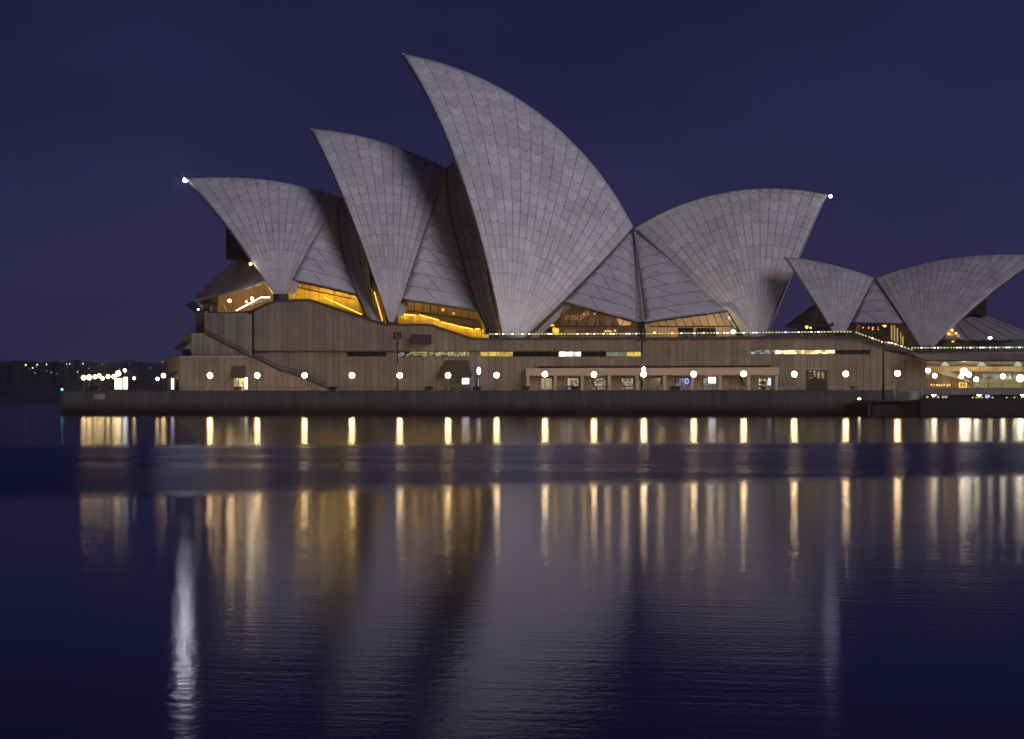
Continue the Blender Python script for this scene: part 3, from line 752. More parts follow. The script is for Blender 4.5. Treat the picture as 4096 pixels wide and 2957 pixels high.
# second opening
glazing([(1604, 1312), (1636, 1197), (1914, 1243), (1934, 1362), (1880, 1362), (1715, 1310)], tg,
        [((u, 1203 + (u - 1636) * .152), (u - 1, 1244 + (u - 1636) * .148)) for u in (1658, 1692, 1722, 1753, 1785, 1817, 1846, 1876)],
        ((1630, 1245), (1905, 1284)), hall)
wallp('interior_wall', [(1580, 1380), (1960, 1380), (1960, 1190), (1580, 1150)], tg + 7, .2, M['beige'])
fl = [(1590, 1390), (1960, 1390), (1960, 1316), (1888, 1316), (1840, 1307), (1765, 1289), (1757, 1281), (1690, 1266), (1618, 1256), (1590, 1254)]
wallp('timber_balustrade', fl, tg + 4, .2, M['wood'])
for a, b in (((1604, 1257), (1664, 1262)), ((1676, 1260), (1755, 1281)), ((1766, 1289), (1830, 1304)), ((1834, 1306), (1890, 1317)), ((1902, 1315), (1918, 1317))): MB().bar(P(*a, tg + 3.9), P(*b, tg + 3.9), .09).build('strip_light', M['amber'], hall)
for u, v in ((1620, 1266), (1660, 1270), (1700, 1274), (1740, 1286), (1775, 1298), (1810, 1306), (1845, 1314), (1880, 1322), (1912, 1330)):
    lamp_light(P(u, v, tg + 3.2), 80, AMB, .15)
lamp_light(P(1660, 1212, tg + 4.5), 160, (1, .62, .2))
balls('ceiling_lamp', [(1772, 1240, tg + 5), (1815, 1254, tg + 5)], .26, M['amber_soft'], hall)
# slot of light beside the second sail, and beside the big sail
wallp('slot_wall', [(1500, 1296), (1545, 1300), (1520, 1130), (1488, 1130)], 334.2, .1, M['wood'])
m = MB(); m.bar(P(1497, 1168, 333.4), P(1530, 1283, 333.4), .10); m.build('strip_light', M['amber_soft'], hall)
wallp('slot_wall', [(1975, 1360), (2015, 1360), (1995, 1180), (1955, 1180)], 334.6, .1, M['wood_dark'])
lamp_light(P(1985, 1322, 333.4), 40, AMB, .15)
wallp('glowing_panel', [(1974, 1358), (1990, 1358), (1990, 1313), (1974, 1313)], 333.9, .05, M['amber_soft'])  # panel glows by itself in place of light falling on it
# south foyer, either side of the gable rib
glazing([(2110, 1362), (2184, 1302), (2271, 1211), (2549, 1287), (2549, 1362)], 332.0,
        [((2254, 1235), (2234, 1303)), ((2294, 1220), (2270, 1303)), ((2328, 1229), (2306, 1303)), ((2362, 1237), (2342, 1303)), ((2395, 1244), (2379, 1303)), ((2428, 1253), (2415, 1303)), ((2464, 1264), (2450, 1303)), ((2497, 1274), (2487, 1303)), ((2530, 1284), (2524, 1303)), ((2475, 1312), (2478, 1342)), ((2485, 1312), (2482, 1342)), ((2524, 1312), (2526, 1342))],
        ((2176, 1309), (2530, 1308)), hall)
wallp('interior_wall', [(2080, 1380), (2560, 1380), (2560, 1262), (2260, 1180), (2080, 1250)], 341, .2, M['wood_dark'])
wallp('ceiling_panel', [(2254, 1279), (2320, 1279), (2327, 1260), (2262, 1260)], 337, .1, M['beige'])
wallp('ceiling_panel', [(2310, 1290), (2345, 1268), (2362, 1258), (2358, 1236), (2318, 1262)], 338, .1, M['beige'])
wallp('dark_block', [(2315, 1303), (2390, 1303), (2388, 1266), (2345, 1266)], 336.5, 1, M['wood_dark'])
wallp('dark_block', [(2187, 1362), (2210, 1362), (2210, 1309), (2187, 1309)], 334.5, 1, M['dark'])
wallp('pale_stair_side', [(2255, 1340), (2300, 1340), (2305, 1318), (2262, 1318)], 336, .1, M['beige'])
wallp('pale_blind', [(2480, 1302), (2525, 1302), (2528, 1285), (2465, 1268)], 337, .1, M['beige'])
for (u, v, t_, pw, c_) in ((2222, 1322, 335.5, 120, AMB), (2165, 1330, 336, 110, AMB), (2200, 1302, 335, 40, AMB), (2260, 1312, 338, 40, WRM), (2340, 1250, 334.5, 130, WRM), (2430, 1290, 335, 260, WRM), (2500, 1292, 334.5, 300, WRM), (2440, 1330, 336, 120, WRM), (2330, 1335, 336, 90, WRM), (2280, 1300, 337, 110, WRM)):
    lamp_light(P(u, v, t_), pw, c_)
wallp('glowing_panel', [(2213, 1340), (2236, 1340), (2236, 1316), (2222, 1311), (2210, 1309)], 336, .06, M['amber_soft'])  # self-glowing panel standing in for an amber patch of light
m = MB(); m.bar(P(2178, 1304, 334.4), P(2216, 1303, 334.4), .14); m.build('strip_light', M['amber'], hall)
balls('spot_lamp', [(2336, 1257, 335), (2355, 1258, 335), (2378, 1256, 335)], .14, M['amber_soft'], hall)
balls('spot_lamp', [(2421, 1326, 335), (2432, 1324, 335), (2442, 1327, 335), (2460, 1323, 335)], .2, M['amber_soft'], hall)
o = wallp('exit_sign', [(2162, 1318), (2172, 1318), (2172, 1311), (2162, 1311)], 333, .05, glow('exit_green', (.1, .8, .4), .6))
glazing([(2583, 1362), (2583, 1287), (2881, 1249), (2897, 1247), (2946, 1332), (2962, 1362)], 332.0,
        [((2597, 1286), (2603, 1306)), ((2627, 1280), (2638, 1306)), ((2660, 1274), (2673, 1306)), ((2694, 1269), (2709, 1306)), ((2726, 1265), (2743, 1306)), ((2758, 1262), (2777, 1306)), ((2788, 1257), (2809, 1306)), ((2819, 1254), (2840, 1306)), ((2851, 1252), (2874, 1306)), ((2876, 1251), (2906, 1306))],
        ((2602, 1309), (2935, 1308)), hall)
wallp('interior_wall', [(2560, 1380), (2990, 1380), (2990, 1300), (2910, 1225), (2560, 1262)], 340, .2, M['beige'])
wallp('dark_block', [(2711, 1362), (2772, 1362), (2772, 1311), (2711, 1311)], 335, 1, M['dark']); wallp('dark_block', [(2785, 1362), (2870, 1362), (2860, 1312), (2785, 1312)], 336, 1, M['dark'])
wallp('orange_poster', [(2682, 1356), (2710, 1356), (2710, 1325), (2682, 1325)], 333.4, .05, glow('orange_poster', (1, .33, .06), 1.1))
m = MB(); m.ball(P(2781, 1336, 333), .22, 10, 6); m.build('blue_lamp', glow('blue_lamp', (.2, .25, 1), 3), hall)
balls('white_lamp', [(2815, 1332, 333), (2618, 1332, 333)], .19, M['white_strip'], hall)
wallp('stair_statue', [(2774, 1308), (2780, 1308), (2779, 1292), (2774, 1289)], 334, .3, M['pier'])
for (u, v, t_, pw) in ((2640, 1295, 336, 130), (2740, 1292, 336.5, 150), (2840, 1280, 336.5, 170), (2885, 1290, 336.5, 70), (2650, 1335, 336, 90), (2880, 1335, 337, 80)): lamp_light(P(u, v, t_), pw * 1.6, (1, .86, .58))
fl_ = thing('floodlight', 'glaring white floodlight at the right end of the south foyer glazing', 'floodlight', P(2934, 1345, 330.5))
m = MB(); c_ = P(2933, 1328, 330.5); m.ball(c_, .42, 14, 8, .8); m.build('lens', M['white_strip'], fl_)
m = MB(); m.bar(P(2940, 1356, 330.7), c_, .06); m.build('bracket', M['dark'], fl_)

# concrete reveals of the openings
def reveal(pts, t0, t1, mt='conc'):
    a = [P(u, v, t0) for u, v in pts]; m = MB(); m.prism([a[0], a[1], a[1] + np.array([0, t1 - t0, 0]), a[0] + np.array([0, t1 - t0, 0])], (.18, 0, -.12)); return m.build('reveal', M[mt], hall)
def edge_beam(pts, mt, w=.35, d=1.0):
    m = MB()
    for a, b in zip(pts[:-1], pts[1:]): p, q = P(*a), P(*b); m.prism([p, q, q + (0, 0, w), p + (0, 0, w)], (0, d, 0))
    return m.build('eave', M[mt], hall)
edge_beam([(1173, 1121, 331.0), (1421, 1177, 332.0)], 'conc', .22); edge_beam([(1604, 1199, 330.2), (1914, 1244, 331.3)], 'conc', .22)
edge_beam([(2269, 1211, 331.5), (2549, 1288, 331.0)], 'conc', .28); edge_beam([(2581, 1288, 331.0), (2905, 1243, 333.0)], 'conc', .28)
for a_, b_ in (((1170, 1119, 330.2), (1148, 1172, 328.2)), ((1604, 1199, 330.4), (1584, 1262, 328.6)), ((2268, 1210, 332.5), (2110, 1360, 328.2))):
    p, q = P(*a_), P(*b_); m = MB(); m.prism([p, q, q + np.array([.75, 1.2, 0]), p + np.array([.75, 1.2, 0])], (.3, 0, -.1)); m.build('reveal', M['conc'], hall)
for a_, b_ in (((1421, 1178, 332), (1476, 1288, 329)), ((1913, 1246, 331.6), (1960, 1352, 328.6)), ((2905, 1243, 333.6), (2975, 1356, 333.5))):
    p, q = P(*a_), P(*b_); m = MB(); m.prism([p, q, q + np.array([-1.1, 2.5, 0]), p + np.array([-.6, 2.5, 0])], (.2, 0, .1)); m.build('reveal', M['dark'], hall)

# ------------------------------------------------------------------ north foyer: conical bronze glass, lip and lounge
def yx(p, al, tcn): return tcn + al * p[0]
def sym(curve, al=AL, tcn=TCN): return list(curve) + [mirror(p, al, tcn) for p in curve[::-1][1:]]
tip_t = lambda u, v, al=AL, tcn=TCN: P(u, v, tcn, al)
upc = smooth_curve([P(1053, 1125, 330.5), P(1043, 1104, 332), P(1022, 1080, 335), P(990, 1052, 340), P(960, 1040, 345.5), tip_t(937, 1037.5)], 12, 1)
loc_ = smooth_curve([P(1055, 1127, 329.5), P(1020, 1139, 329.6), P(970, 1153, 330.6), P(900, 1170, 333.5), P(835, 1186, 338.5), P(795, 1194, 344), tip_t(778, 1197)], 12, 1)
m = MB(); A_, B_ = sym(upc), sym(loc_); G = [[np.array(b) * (1 - k / 6) + np.array(a) * k / 6 for a, b in zip(A_, B_)] for k in range(7)]
m.grid(G); gr = m.build('foyer_glass_roof', M['glass_roof'], hall)
m = MB()
for i in range(0, len(A_)): m.bar(np.array(A_[i]) + (0, -.05, .05), np.array(B_[i]) + (0, -.05, .05), .05, 4)
for k in (2, 4):
    m.path([np.array(p) + (0, -.03, .03) for p in G[k]], .035, 4)
m.path(A_, .09, 5)
m.build('glazing_bar', M['steel'], gr)
lipo = smooth_curve([P(1052, 1124, 328.6), P(1010, 1141, 328.2), P(940, 1160, 329), P(860, 1181, 332.5), P(800, 1196, 337.5), P(760, 1208, 344), tip_t(740, 1215)], 12, 1)
Lo = sym(lipo); m = MB()
lo2 = [np.array(b) + np.array([0, 0, -.35]) for b in B_]
m.grid([[np.array(p) for p in Lo], [np.array(p) for p in B_]]); m.grid([[p + np.array([0, 0, -.35]) for p in map(np.array, Lo)], [p for p in map(np.array, Lo)]]); m.grid([lo2, [p + np.array([0, 0, -.35]) for p in map(np.array, Lo)]])
m.build('foyer_lip', mat('lip_metal', (.42, .39, .41), .4, .2), hall)
flo = smooth_curve([P(1078, 1228, 326.4), P(993, 1252, 326.2), P(930, 1252, 326.6), P(860, 1252, 328.5), P(825, 1251, 333), P(800, 1256, 340), tip_t(786, 1260)], 12, 1)
m = MB(); Fl = sym(flo); lo3 = [np.array(b) + np.array([.1, .25, -.4]) for b in B_]
m.grid([Fl, lo3]); g = m.build('foyer_glass', M['glass'], hall); m = MB()
for i in (1, 3, 5, 7, 9, 10, 11): m.bar(Fl[i], lo3[i], .05, 4)
m.build('mullion', M['dark'], g)
m = MB(); m.bar(P(786, 1206, 337), P(826, 1252, 333), .28, 5); m.bar(P(880, 1190, 336), P(908, 1250, 336), .07, 5); m.bar(P(985, 1156, 328.8), P(993, 1250, 327), .08, 5); m.build('foyer_strut', M['beige'], hall)
m = MB(); nose = [P(742, 1217, TCN - 3), P(785, 1207, 338), P(826, 1251, 333.5), P(790, 1261, 340)]; m.prism(nose, (.1, .5, 0)); m.build('nose_glass', M['glass_roof'], hall)
m = MB(); m.path([p + np.array([0, -.1, .02]) for p in map(np.array, flo)], .13, 5); m.build('foyer_sill', M['cap'], hall)
# upper glass wall standing in the mouth of the north sail
m = MB(); x0 = tip_t(937, 1000)[0]; z0_, z1_ = PZ(937, 1052, 350), PZ(937, 930, 350)
m.box(x0, x0 + 9, 341, 366, z0_, z1_ + 0)
m.build('upper_glass_wall', M['dark'], hall)
m = MB()
for k in range(12): m.box(x0 - .12, x0 - .005, 341 + k * 2.2, 341.15 + k * 2.2, z0_, z1_)
m.build('upper_glass_fin', M['dark'], hall)
# lounge interior
wallp('lounge_wall', [(870, 1262), (1110, 1240), (1110, 1140), (1045, 1120), (870, 1180)], 345, .2, M['wood'])
wallp('lounge_floor', [(800, 1262), (1100, 1262), (1100, 1254), (800, 1254)], 327.5, 16, M['beige'])
for i, (u, v, t_) in enumerate(((918, 1204, 331), (1008, 1195, 331))):
    m = MB(); m.ball(P(u, v, t_), .30, 14, 8); g = m.build('lounge_lamp', M['globe_white'], hall)
    m = MB(); m.bar(P(u, v - 7, t_), P(u, v - 22, t_), .03, 4); m.build('lamp_rod', M['dark'], g)
for u, v, t_, pw in ((918, 1208, 334), (1008, 1200, 334), (960, 1230, 334), (870, 1225, 336), (1050, 1190, 334)) and ((918, 1208, 336, 260), (1008, 1200, 336, 280), (960, 1232, 335, 160), (870, 1228, 337, 200), (1050, 1180, 336, 130), (930, 1185, 339, 220)):
    lamp_light(P(u, v, t_), pw, (1, .70, .34))
m = MB()
for a, b in (((945, 1243), (1042, 1191)), ((1044, 1190), (1079, 1190))): m.bar(P(*a, 327.6), P(*b, 327.6), .09, 5)
m.build('handrail_light', M['white_strip'], hall)
m = MB()
for k in range(12):
    u = 950 + k * 10.5; v = 1240 - k * 4.6; m.bar(P(u, v, 327.5), P(u, v + 18, 327.5), .03, 4)
m.bar(P(1000, 1232, 326.6), P(1075, 1196, 326.6), .04, 4); m.bar(P(1000, 1245, 326.6), P(1078, 1210, 326.6), .03, 4)
m.build('stair_railing', M['dark'], hall)
wallp('stair_flank', [(993, 1256), (1020, 1246), (1079, 1214), (1079, 1206), (1010, 1238), (993, 1250)], 326.3, .4, M['plinth'])
for u, v, r_ in ((1002, 1056, .24), (985, 1207, .15), (793, 1238, .15)): balls('spot_lamp', [(u, v, 329)], r_, M['globe_white'], hall, 12, 8)
lamp_light(P(1001, 1062, 329.5), 60, (1, .75, .4), .2)
m = MB(); m.box(*sorted((PX(812, 333), PX(840, 333))), 333, 334, PZ(820, 1253, 333), PZ(820, 1229, 333)); m.build('bar_counter', M['dark'], hall)
# little railing on the ledge of the first opening
m = MB(); m.path([P(1188, 1180, 329), P(1225, 1178, 329), P(1258, 1183, 329)], .03, 4); m.path([P(1188, 1190, 329), P(1225, 1188, 329), P(1258, 1193, 329)], .02, 4)
for u in (1188, 1206, 1225, 1242, 1258): m.bar(P(u, 1180, 329), P(u, 1206, 329), .025, 4)
m.build('ledge_railing', M['dark'], hall)

# tip lights
def tip_light(sh, u, v, mt, r, label):
    c_ = P(u, v, sh.tcn, sh.al); o = thing('tip_light', label, 'light', sh.T)
    MB().ball(c_, r, 14, 10).build('lamp', mt, o)
    MB().bar(c_, sh.T + np.array([.3 if u < 2000 else -.3, 0, -.2]), .07, 5).build('bracket', M['steel'], o)
tip_light(A3, 741, 722, M['beacon'], .36, 'brilliant white light on the tip of the leftmost sail')
tip_light(A4, 3322, 786, M['beacon_small'], .24, 'small white light on the tip of the right-leaning sail')

# ------------------------------------------------------------------ restaurant sails
rest = thing('restaurant_pavilion', 'smaller pair of white tiled sails with glass skirts at the right end of the podium', 'building', P(3500, 1400, 326))
AR, TR = 0.0, 339.0
R1 = Shell((3140, 1027), (3497, 1111), (3358.5, 1374.9), 329.4, 84.9, AR, TR)
R2 = Shell((4168, 1024), (3497, 1112), (3699, 1415.2), 324.0, 73.2, AR, TR)
R1.build(12, PZ(3368, 1325, 329.4), M['tile_small'], rest, thick=.6); R2.build(19, PZ(3691, 1384, 324), M['tile_small'], rest, thick=.6)
for s_ in (R1, R2): rim(s_, True, .20, .08, M['coping'])
plinth(3345, 3402, 1324, 1360, 328.2, rest); plinth(3655, 3728, 1384, 1420, 323.2, rest, 3)
ra = [p + back for p in R1.edge(False, .02, 40)]; rb = [p + back for p in R2.edge(False, .02, 40)]
loft('side_infill', cut(ra, 1292, 20), cut(rb, 1294, 20), 8, M['slab'], rest, .01)
g = glazing([(3405, 1370), (3424, 1296), (3592, 1296), (3640, 1400), (3549, 1400), (3405, 1370)][:5], 330.6, [((3445, 1296), (3440, 1330)), ((3562, 1296), (3562, 1370)), ((3600, 1330), (3600, 1385))], None, rest)
wallp('interior_wall', [(3380, 1420), (3660, 1420), (3660, 1280), (3380, 1280)], 338, .2, M['wood_dark'], rest)
wallp('pale_column', [(3417, 1330), (3436, 1330), (3444, 1295), (3430, 1295)], 332, .5, M['beige'], rest)
M['curtain'] = glow('lit_curtain', (1, .76, .32), .75)
for k, (u, v0) in enumerate(((3566, 1298), (3578, 1300), (3590, 1312), (3602, 1330), (3612, 1345))):
    MB().prism([P(u - 3, 1360 + k * 5, 333), P(u + 3, 1360 + k * 5, 333), P(u + 3, v0, 333), P(u - 3, v0, 333)], (0, .3, 0)).build('lit_curtain', M['curtain'], rest)
balls('spot_lamp', [(u, v, 333) for u, v in ((3452, 1311), (3475, 1312), (3492, 1311), (3491, 1318), (3514, 1318), (3514, 1312))], .14, M['amber_soft'], rest, 8, 6)
m = MB(); m.ball(P(3538, 1302, 331.5), .32, 10, 6); m.build('orange_lamp', M['amber'], rest)
for u, v, pw in ((3430, 1312, 25), (3590, 1340, 40), (3500, 1320, 15)): lamp_light(P(u, v, 334), pw, WRM)
# glass skirts at either mouth
def hipped(name, pts_near, apex_pts, al, tcn, mt):
    m = MB(); A_, B_ = sym(apex_pts, al, tcn), sym(pts_near, al, tcn)
    G = [[np.array(b) * (1 - k / 4) + np.array(a) * k / 4 for a, b in zip(A_, B_)] for k in range(5)]
    m.grid(G); o = m.build(name, mt, rest); b_ = MB()
    for i in range(0, len(A_), 2): b_.bar(np.array(A_[i]) + (0, -.05, .05), np.array(B_[i]) + (0, -.05, .05), .05, 4)
    b_.path([np.array(p) + (0, 0, -.05) for p in B_], .14, 5)
    b_.build('glazing_bar', M['steel'], o); return o
tR = lambda u, v: P(u, v, TR, AR)
M['glass_dark'] = make_glass('dark_roof_glass', (.10, .085, .085), .16, .2)
hipped('glass_skirt', resample([P(3336, 1300, 330.5), P(3312, 1302, 330.8), P(3240, 1303, 332.5), tR(3140, 1305)], 10), resample([P(3330, 1290, 331.5), P(3318, 1270, 333), tR(3262, 1216)], 10), AR, TR, M['glass_dark'])
wallp('lounge_glass', [(3168, 1345), (3360, 1345), (3340, 1303), (3143, 1306)], 333, .05, M['glass_clear'], rest)
wallp('interior_wall', [(3190, 1350), (3360, 1350), (3345, 1300), (3190, 1304)], 337, .2, M['plinth'], rest)
balls('spot_lamp', [(3227, 1309, 332.7)], .22, M['amber'], rest); balls('spot_lamp', [(3242, 1312, 332.7)], .13, M['amber'], rest)
hipped('glass_skirt', resample([P(3772, 1360, 325.5), P(3900, 1361, 324.8), P(4000, 1361, 326), P(4100, 1360, 331), tR(4190, 1358)], 12), resample([P(3800, 1318, 328), P(3840, 1285, 330.5), P(3890, 1262, 334), tR(3938, 1259)], 12), AR, TR, M['glass_roof'])
m = MB(); x1 = tR(3938, 1200)[0]; m.box(x1 - 9, x1, 333, 345, PZ(3938, 1264, 336), PZ(3938, 1180, 336)); m.build('upper_glass_wall', M['dark'], rest)
balls('spot_lamp', [(u, v, 327.0) for u, v in ((3790, 1328), (3808, 1322), (3824, 1335), (3833, 1344), (3812, 1363), (3797, 1338))], .22, glow('orange_spot', (1, .45, .08), 5), rest, 8, 6)
m = MB(); m.ball(P(3960, 1352, 324.4), .34, 12, 8, .6); m.build('skirt_floodlight', M['white_strip'], rest)
wallp('lounge_glass', [(3770, 1412), (4300, 1412), (4300, 1362), (3770, 1364)], 328.5, .05, mat('grey_glass', (.10, .12, .12), .2, spec=.6), rest)

# ------------------------------------------------------------------ terrace balustrade with lit handrail
def balustrade(name, label, pts, t, pat, gl=.9):
    """pts: (u, v of handrail, v of foot); lit dashes under the handrail in bays"""
    o = thing(name, label, 'balustrade', P(pts[0][0], pts[0][2], t)); seed = random.Random(pat)
    g = MB()
    for a, b in zip(pts[:-1], pts[1:]):
        g.prism([P(a[0], a[2], t), P(b[0], b[2], t), P(b[0], b[1], t), P(a[0], a[1], t)], (0, .03, 0))
    g.build('glass_panel', M['glass_clear'], o)
    h = MB(); h.path([P(p[0], p[2] - .8, t - .10) for p in pts], .05, 5); h.build('base_rail', M['coping'], o)
    h = MB(); h.path([P(p[0], p[1] - 2.2, t - .02) for p in pts], .05, 6); h.build('handrail', M['steel'], o)
    total = 0
    us = [p[0] for p in pts]; u = us[0] + 3
    while u < us[-1] - 6:
        v = np.interp(u, us, [p[1] for p in pts]); vf = np.interp(u, us, [p[2] for p in pts])
        pm = MB(); pm.bar(P(u - 2, vf, t), P(u - 2, v - 2, t), .035, 5); pm.build('post', M['steel'], o)
        n = 4
        for k in range(n):
            a_, b_ = u + 2 + k * 12.4, u + 2 + k * 12.4 + seed.uniform(6.5, 9)
            if b_ > us[-1]: break
            va, vb = np.interp(a_, us, [p[1] for p in pts]), np.interp(b_, us, [p[1] for p in pts])
            MB().bar(P(a_, va + .6, t - .06), P(b_, vb + .6, t - .06), .09, 5).build('rail_light', M['led_white'] if seed.random() < .24 else M['led'], o)
        u += 52
    return o
balustrade('terrace_balustrade', 'glass balustrade with a dotted line of light along the podium terrace under the big sails', [(1952, 1336, 1360), (2500, 1335, 1359), (3050, 1330, 1355), (3417, 1326.5, 1352)], TW + .5, 3)
balustrade('stair_balustrade', 'sloping glass balustrade with lit handrail down the stair before the restaurant', [(3417, 1326.5, 1352), (3535, 1369, 1388), (3568, 1371, 1391), (3645, 1398, 1417), (3700, 1416, 1437)], TW + .5, 5)
balustrade('restaurant_balustrade', 'glass balustrade with a dotted line of light in front of the restaurant terrace', [(3640, 1391, 1414), (4200, 1389, 1412)], 322.0, 9)
fp = thing('terrace_light_box', 'small pale lit box at the left end of the terrace balustrade', 'light box', P(1948, 1360, TW + .2))
wallp('lit_face', [(1936, 1358), (1953, 1358), (1953, 1338), (1940, 1338)], TW + .2, .3, glow('box_glow', (.8, .75, .4), .45), fp)
wallp('box_top', [(1943, 1337.8), (1955, 1337.8), (1955, 1312), (1943, 1312)], TW + .6, .4, M['dark'], fp)

# ------------------------------------------------------------------ lower concourse at the right
M['slab_dark'] = make_panel('terrace_concrete', (.15, .12, .10), 50.0)
M['quay_dark'] = make_panel('wet_quay_wall', (.03, .026, .027), 1.4)
con = thing('lower_concourse', 'open lit concourse with bar under the concrete terrace slab at the right edge', 'building', P(3704, 1552, 322))
def cw(name, pts, t, d, mt, parent=None): return wallp(name, pts, t, d, mt, parent or con)
cw('terrace_slab', [(3703.5, 1441), (4500, 1441), (4500, 1413), (3690, 1415), (3655, 1420)], 321.0, 24, M['slab_dark'])
cw('slab_soffit_beam', [(3704, 1446), (4500, 1446), (4500, 1441.3), (3704, 1441.3)], 321.6, 20, M['cap'])
cw('rear_wall', [(3700, 1575), (4520, 1575), (4520, 1440), (3700, 1440)], 344, .4, M['beige'])
cw('ceiling', [(3704, 1468), (4500, 1468), (4500, 1446.5), (3704, 1446.5)], 335, 8.9, M['conc'])
cw('timber_beam', [(3704, 1485), (4500, 1486), (4500, 1468), (3704, 1465)], 333.8, .5, M['wood'])
cw('end_pillar', [(3705, 1575), (3720, 1575), (3720, 1470), (3705, 1470)], 327, 1.0, M['wood'])
cw('timber_wall', [(3720, 1552), (3882, 1552), (3882, 1530), (3840, 1520), (3790, 1505), (3760, 1490), (3720, 1487)], 338.5, .3, M['wood'])
cw('stair_flight', [(3745, 1487), (3800, 1486), (3815, 1497), (3850, 1512), (3885, 1525), (3884, 1532), (3850, 1521), (3805, 1506), (3775, 1502)], 336.5, .8, mat('pale_stair', (.52, .55, .50), .5))
m = MB(); m.path([P(3810, 1484, 336), P(3842, 1500, 336), P(3890, 1513, 336)], .06, 5); m.build('stair_handrail', M['coping'], con)
cw('green_wall', [(3888, 1551), (4500, 1551), (4500, 1518), (3888, 1518)], 337, .2, mat('pale_green_wall', (.36, .36, .22), .6))
cw('grey_window', [(3890, 1517), (4500, 1517), (4500, 1487), (3890, 1487)], 338, .2, mat('blue_grey_pane', (.13, .15, .17), .2, spec=.6))
for u in (3890, 4048, 4180): cw('window_post', [(u, 1518), (u + 4, 1518), (u + 4, 1487), (u, 1487)], 337.6, .2, M['dark'])
balls('table_candle', [(3726 + k * 10.5 + random.uniform(-2, 2), 1541 + random.uniform(-2, 3), 331) for k in range(8)], .13, M['amber_soft'], con, 8, 5)
cw('bar_cabinet', [(3838, 1550), (3866, 1550), (3866, 1532), (3838, 1532)], 334, .6, M['wood'])
m = MB(); f_ = [(3838, 1550), (3866, 1550), (3866, 1532), (3838, 1532)]
for a, b in zip(f_, f_[1:] + f_[:1]): m.bar(P(*a, 333.8), P(*b, 333.8), .07, 4)
m.build('cabinet_edge', M['amber_soft'], con)
m = MB(); m.path([P(3888, 1536, 331), P(4500, 1536, 331)], .035, 4); m.path([P(3888, 1544, 331), P(4500, 1544, 331)], .02, 4); m.build('inner_railing', M['dark'], con)
cw('entry_light', [(3703, 1489), (3722, 1489), (3722, 1478), (3703, 1474)], 326.6, .3, glow('entry_light', (1, .86, .55), 9))
for u, v, t_, pw, c_ in ((3730, 1476, 329, 90, (1, .6, .2)), (3780, 1540, 333, 60, (1, .66, .34)), (3850, 1500, 331, 80, (1, .82, .5)), (3960, 1505, 331, 75, (1, .92, .56)), (4060, 1510, 331, 80, (1, .92, .56)), (4200, 1505, 331, 75, (1, .92, .56)), (3900, 1458, 331, 30, (.9, 1, .6)), (4070, 1458, 331, 30, (.9, 1, .6))):
    lamp_light(P(u, v, t_), pw, c_)
# quay edge right of the sea wall, lower walk and its water wall
qd = thing('lower_quay', 'dark low concrete quay in front of the lower concourse at the right edge', 'quay', (PX(3682, 303), 303, 0))
m = MB(); m.box(PX(3682, 303), PX(4700, 303), 303, 330, -2, 2.62); m.build('quay_wall', M['quay_dark'], qd)
m = MB(); m.prism([P(3590.5, 1579, 311), P(4600, 1579, 311), P(4600, 1551, 311), P(3590.5, 1553, 311)], (0, 15, 0)); m.build('upper_quay_beam', M['podium_plain'], qd)
m = MB(); m.prism([P(3590.5, 1640, 318), P(4600, 1640, 318), P(4600, 1579.2, 318), P(3590.5, 1579.2, 318)], (0, .3, 0)); m.build('under_wall', M['wood_dark'], qd)
M['counter'] = glow('counter_glow', (.9, .8, .72), .55)
for u in (3705, 3728, 3748, 3768, 3780): MB().prism([P(u, 1594, 316), P(u + 9, 1594, 316), P(u + 9, 1584, 316), P(u, 1584, 316)], (0, .2, 0)).build('lit_counter', M['counter'], qd)
wallp('blue_display', [(3940, 1590), (3962, 1589), (3958, 1578.5), (3942, 1579)], 316, .1, glow('blue_display', (.45, .45, 1), 1.1), qd)
balls('table_candle', [(u + random.uniform(-3, 3), 1591, 306) for u in list(range(3890, 3980, 13)) + [4028, 4060, 4090]], .13, M['led'], qd, 8, 5)
def small_light(name, u, v, t, mt, r, label, cat, sz=.55, group=None, base_v=None):
    o = thing(name, label, cat, P(u, base_v or v + 8, t), group)
    MB().ball(P(u, v, t), r, 14, 8, sz).build('lens', mt, o)
    MB().lathe(P(u, v, t) + np.array([0, 0, r * sz]), [(r * .9, -.02), (r * .5, .12), (.04, .2)], 12).build('housing', M['dark'], o); return o
small_light('soffit_light', 3735, 1580, 312, M['globe_white'], .36, 'flat warm soffit light under the quay beam nearest the gangway', 'light')
small_light('soffit_light', 3917, 1580, 312, M['globe_white'], .36, 'flat warm soffit light under the quay beam beside the blue display', 'light')
small_light('soffit_light', 4092, 1580, 312, M['globe_white'], .36, 'flat warm soffit light under the quay beam cut by the right edge', 'light')
po = thing('pontoon', 'low dark landing pontoon lying against the sea wall near the tall right mast', 'pontoon', (PX(3424, 305), 305, 0))
m = MB(); m.prism([P(3424, 1606, 305), P(3682, 1608, 305), P(3682, 1600, 305), P(3424, 1600, 305)], (0, 4.5, 0)); m.build('deck', M['cap'], po)
m = MB(); m.prism([P(3470, 1700, 305.3), P(3484, 1700, 305.3), P(3484, 1606.3, 305.3), P(3470, 1606.3, 305.3)], (0, .6, 0)); m.build('pile', M['plinth'], po)
m = MB(); m.prism([P(3490, 1690, 306), P(3682, 1690, 306), P(3682, 1608.3, 306), P(3490, 1606.6, 306)], (0, 3, 0)); m.build('float', M['quay_dark'], po)
small_light('pontoon_lamp', 3437, 1596, 305.4, M['globe_white'], .26, 'small pointed warm lamp at the left tip of the landing pontoon', 'light', .5)
gw = thing('gangway', 'pale slatted metal gangway box with corner posts on the landing pontoon', 'gangway', P(3576, 1600, 306.5))
m = MB()
for k in range(9): v = 1566 + k * 3.9; m.bar(P(3578, v, 306.4), P(3686, v, 306.4), .05, 4)
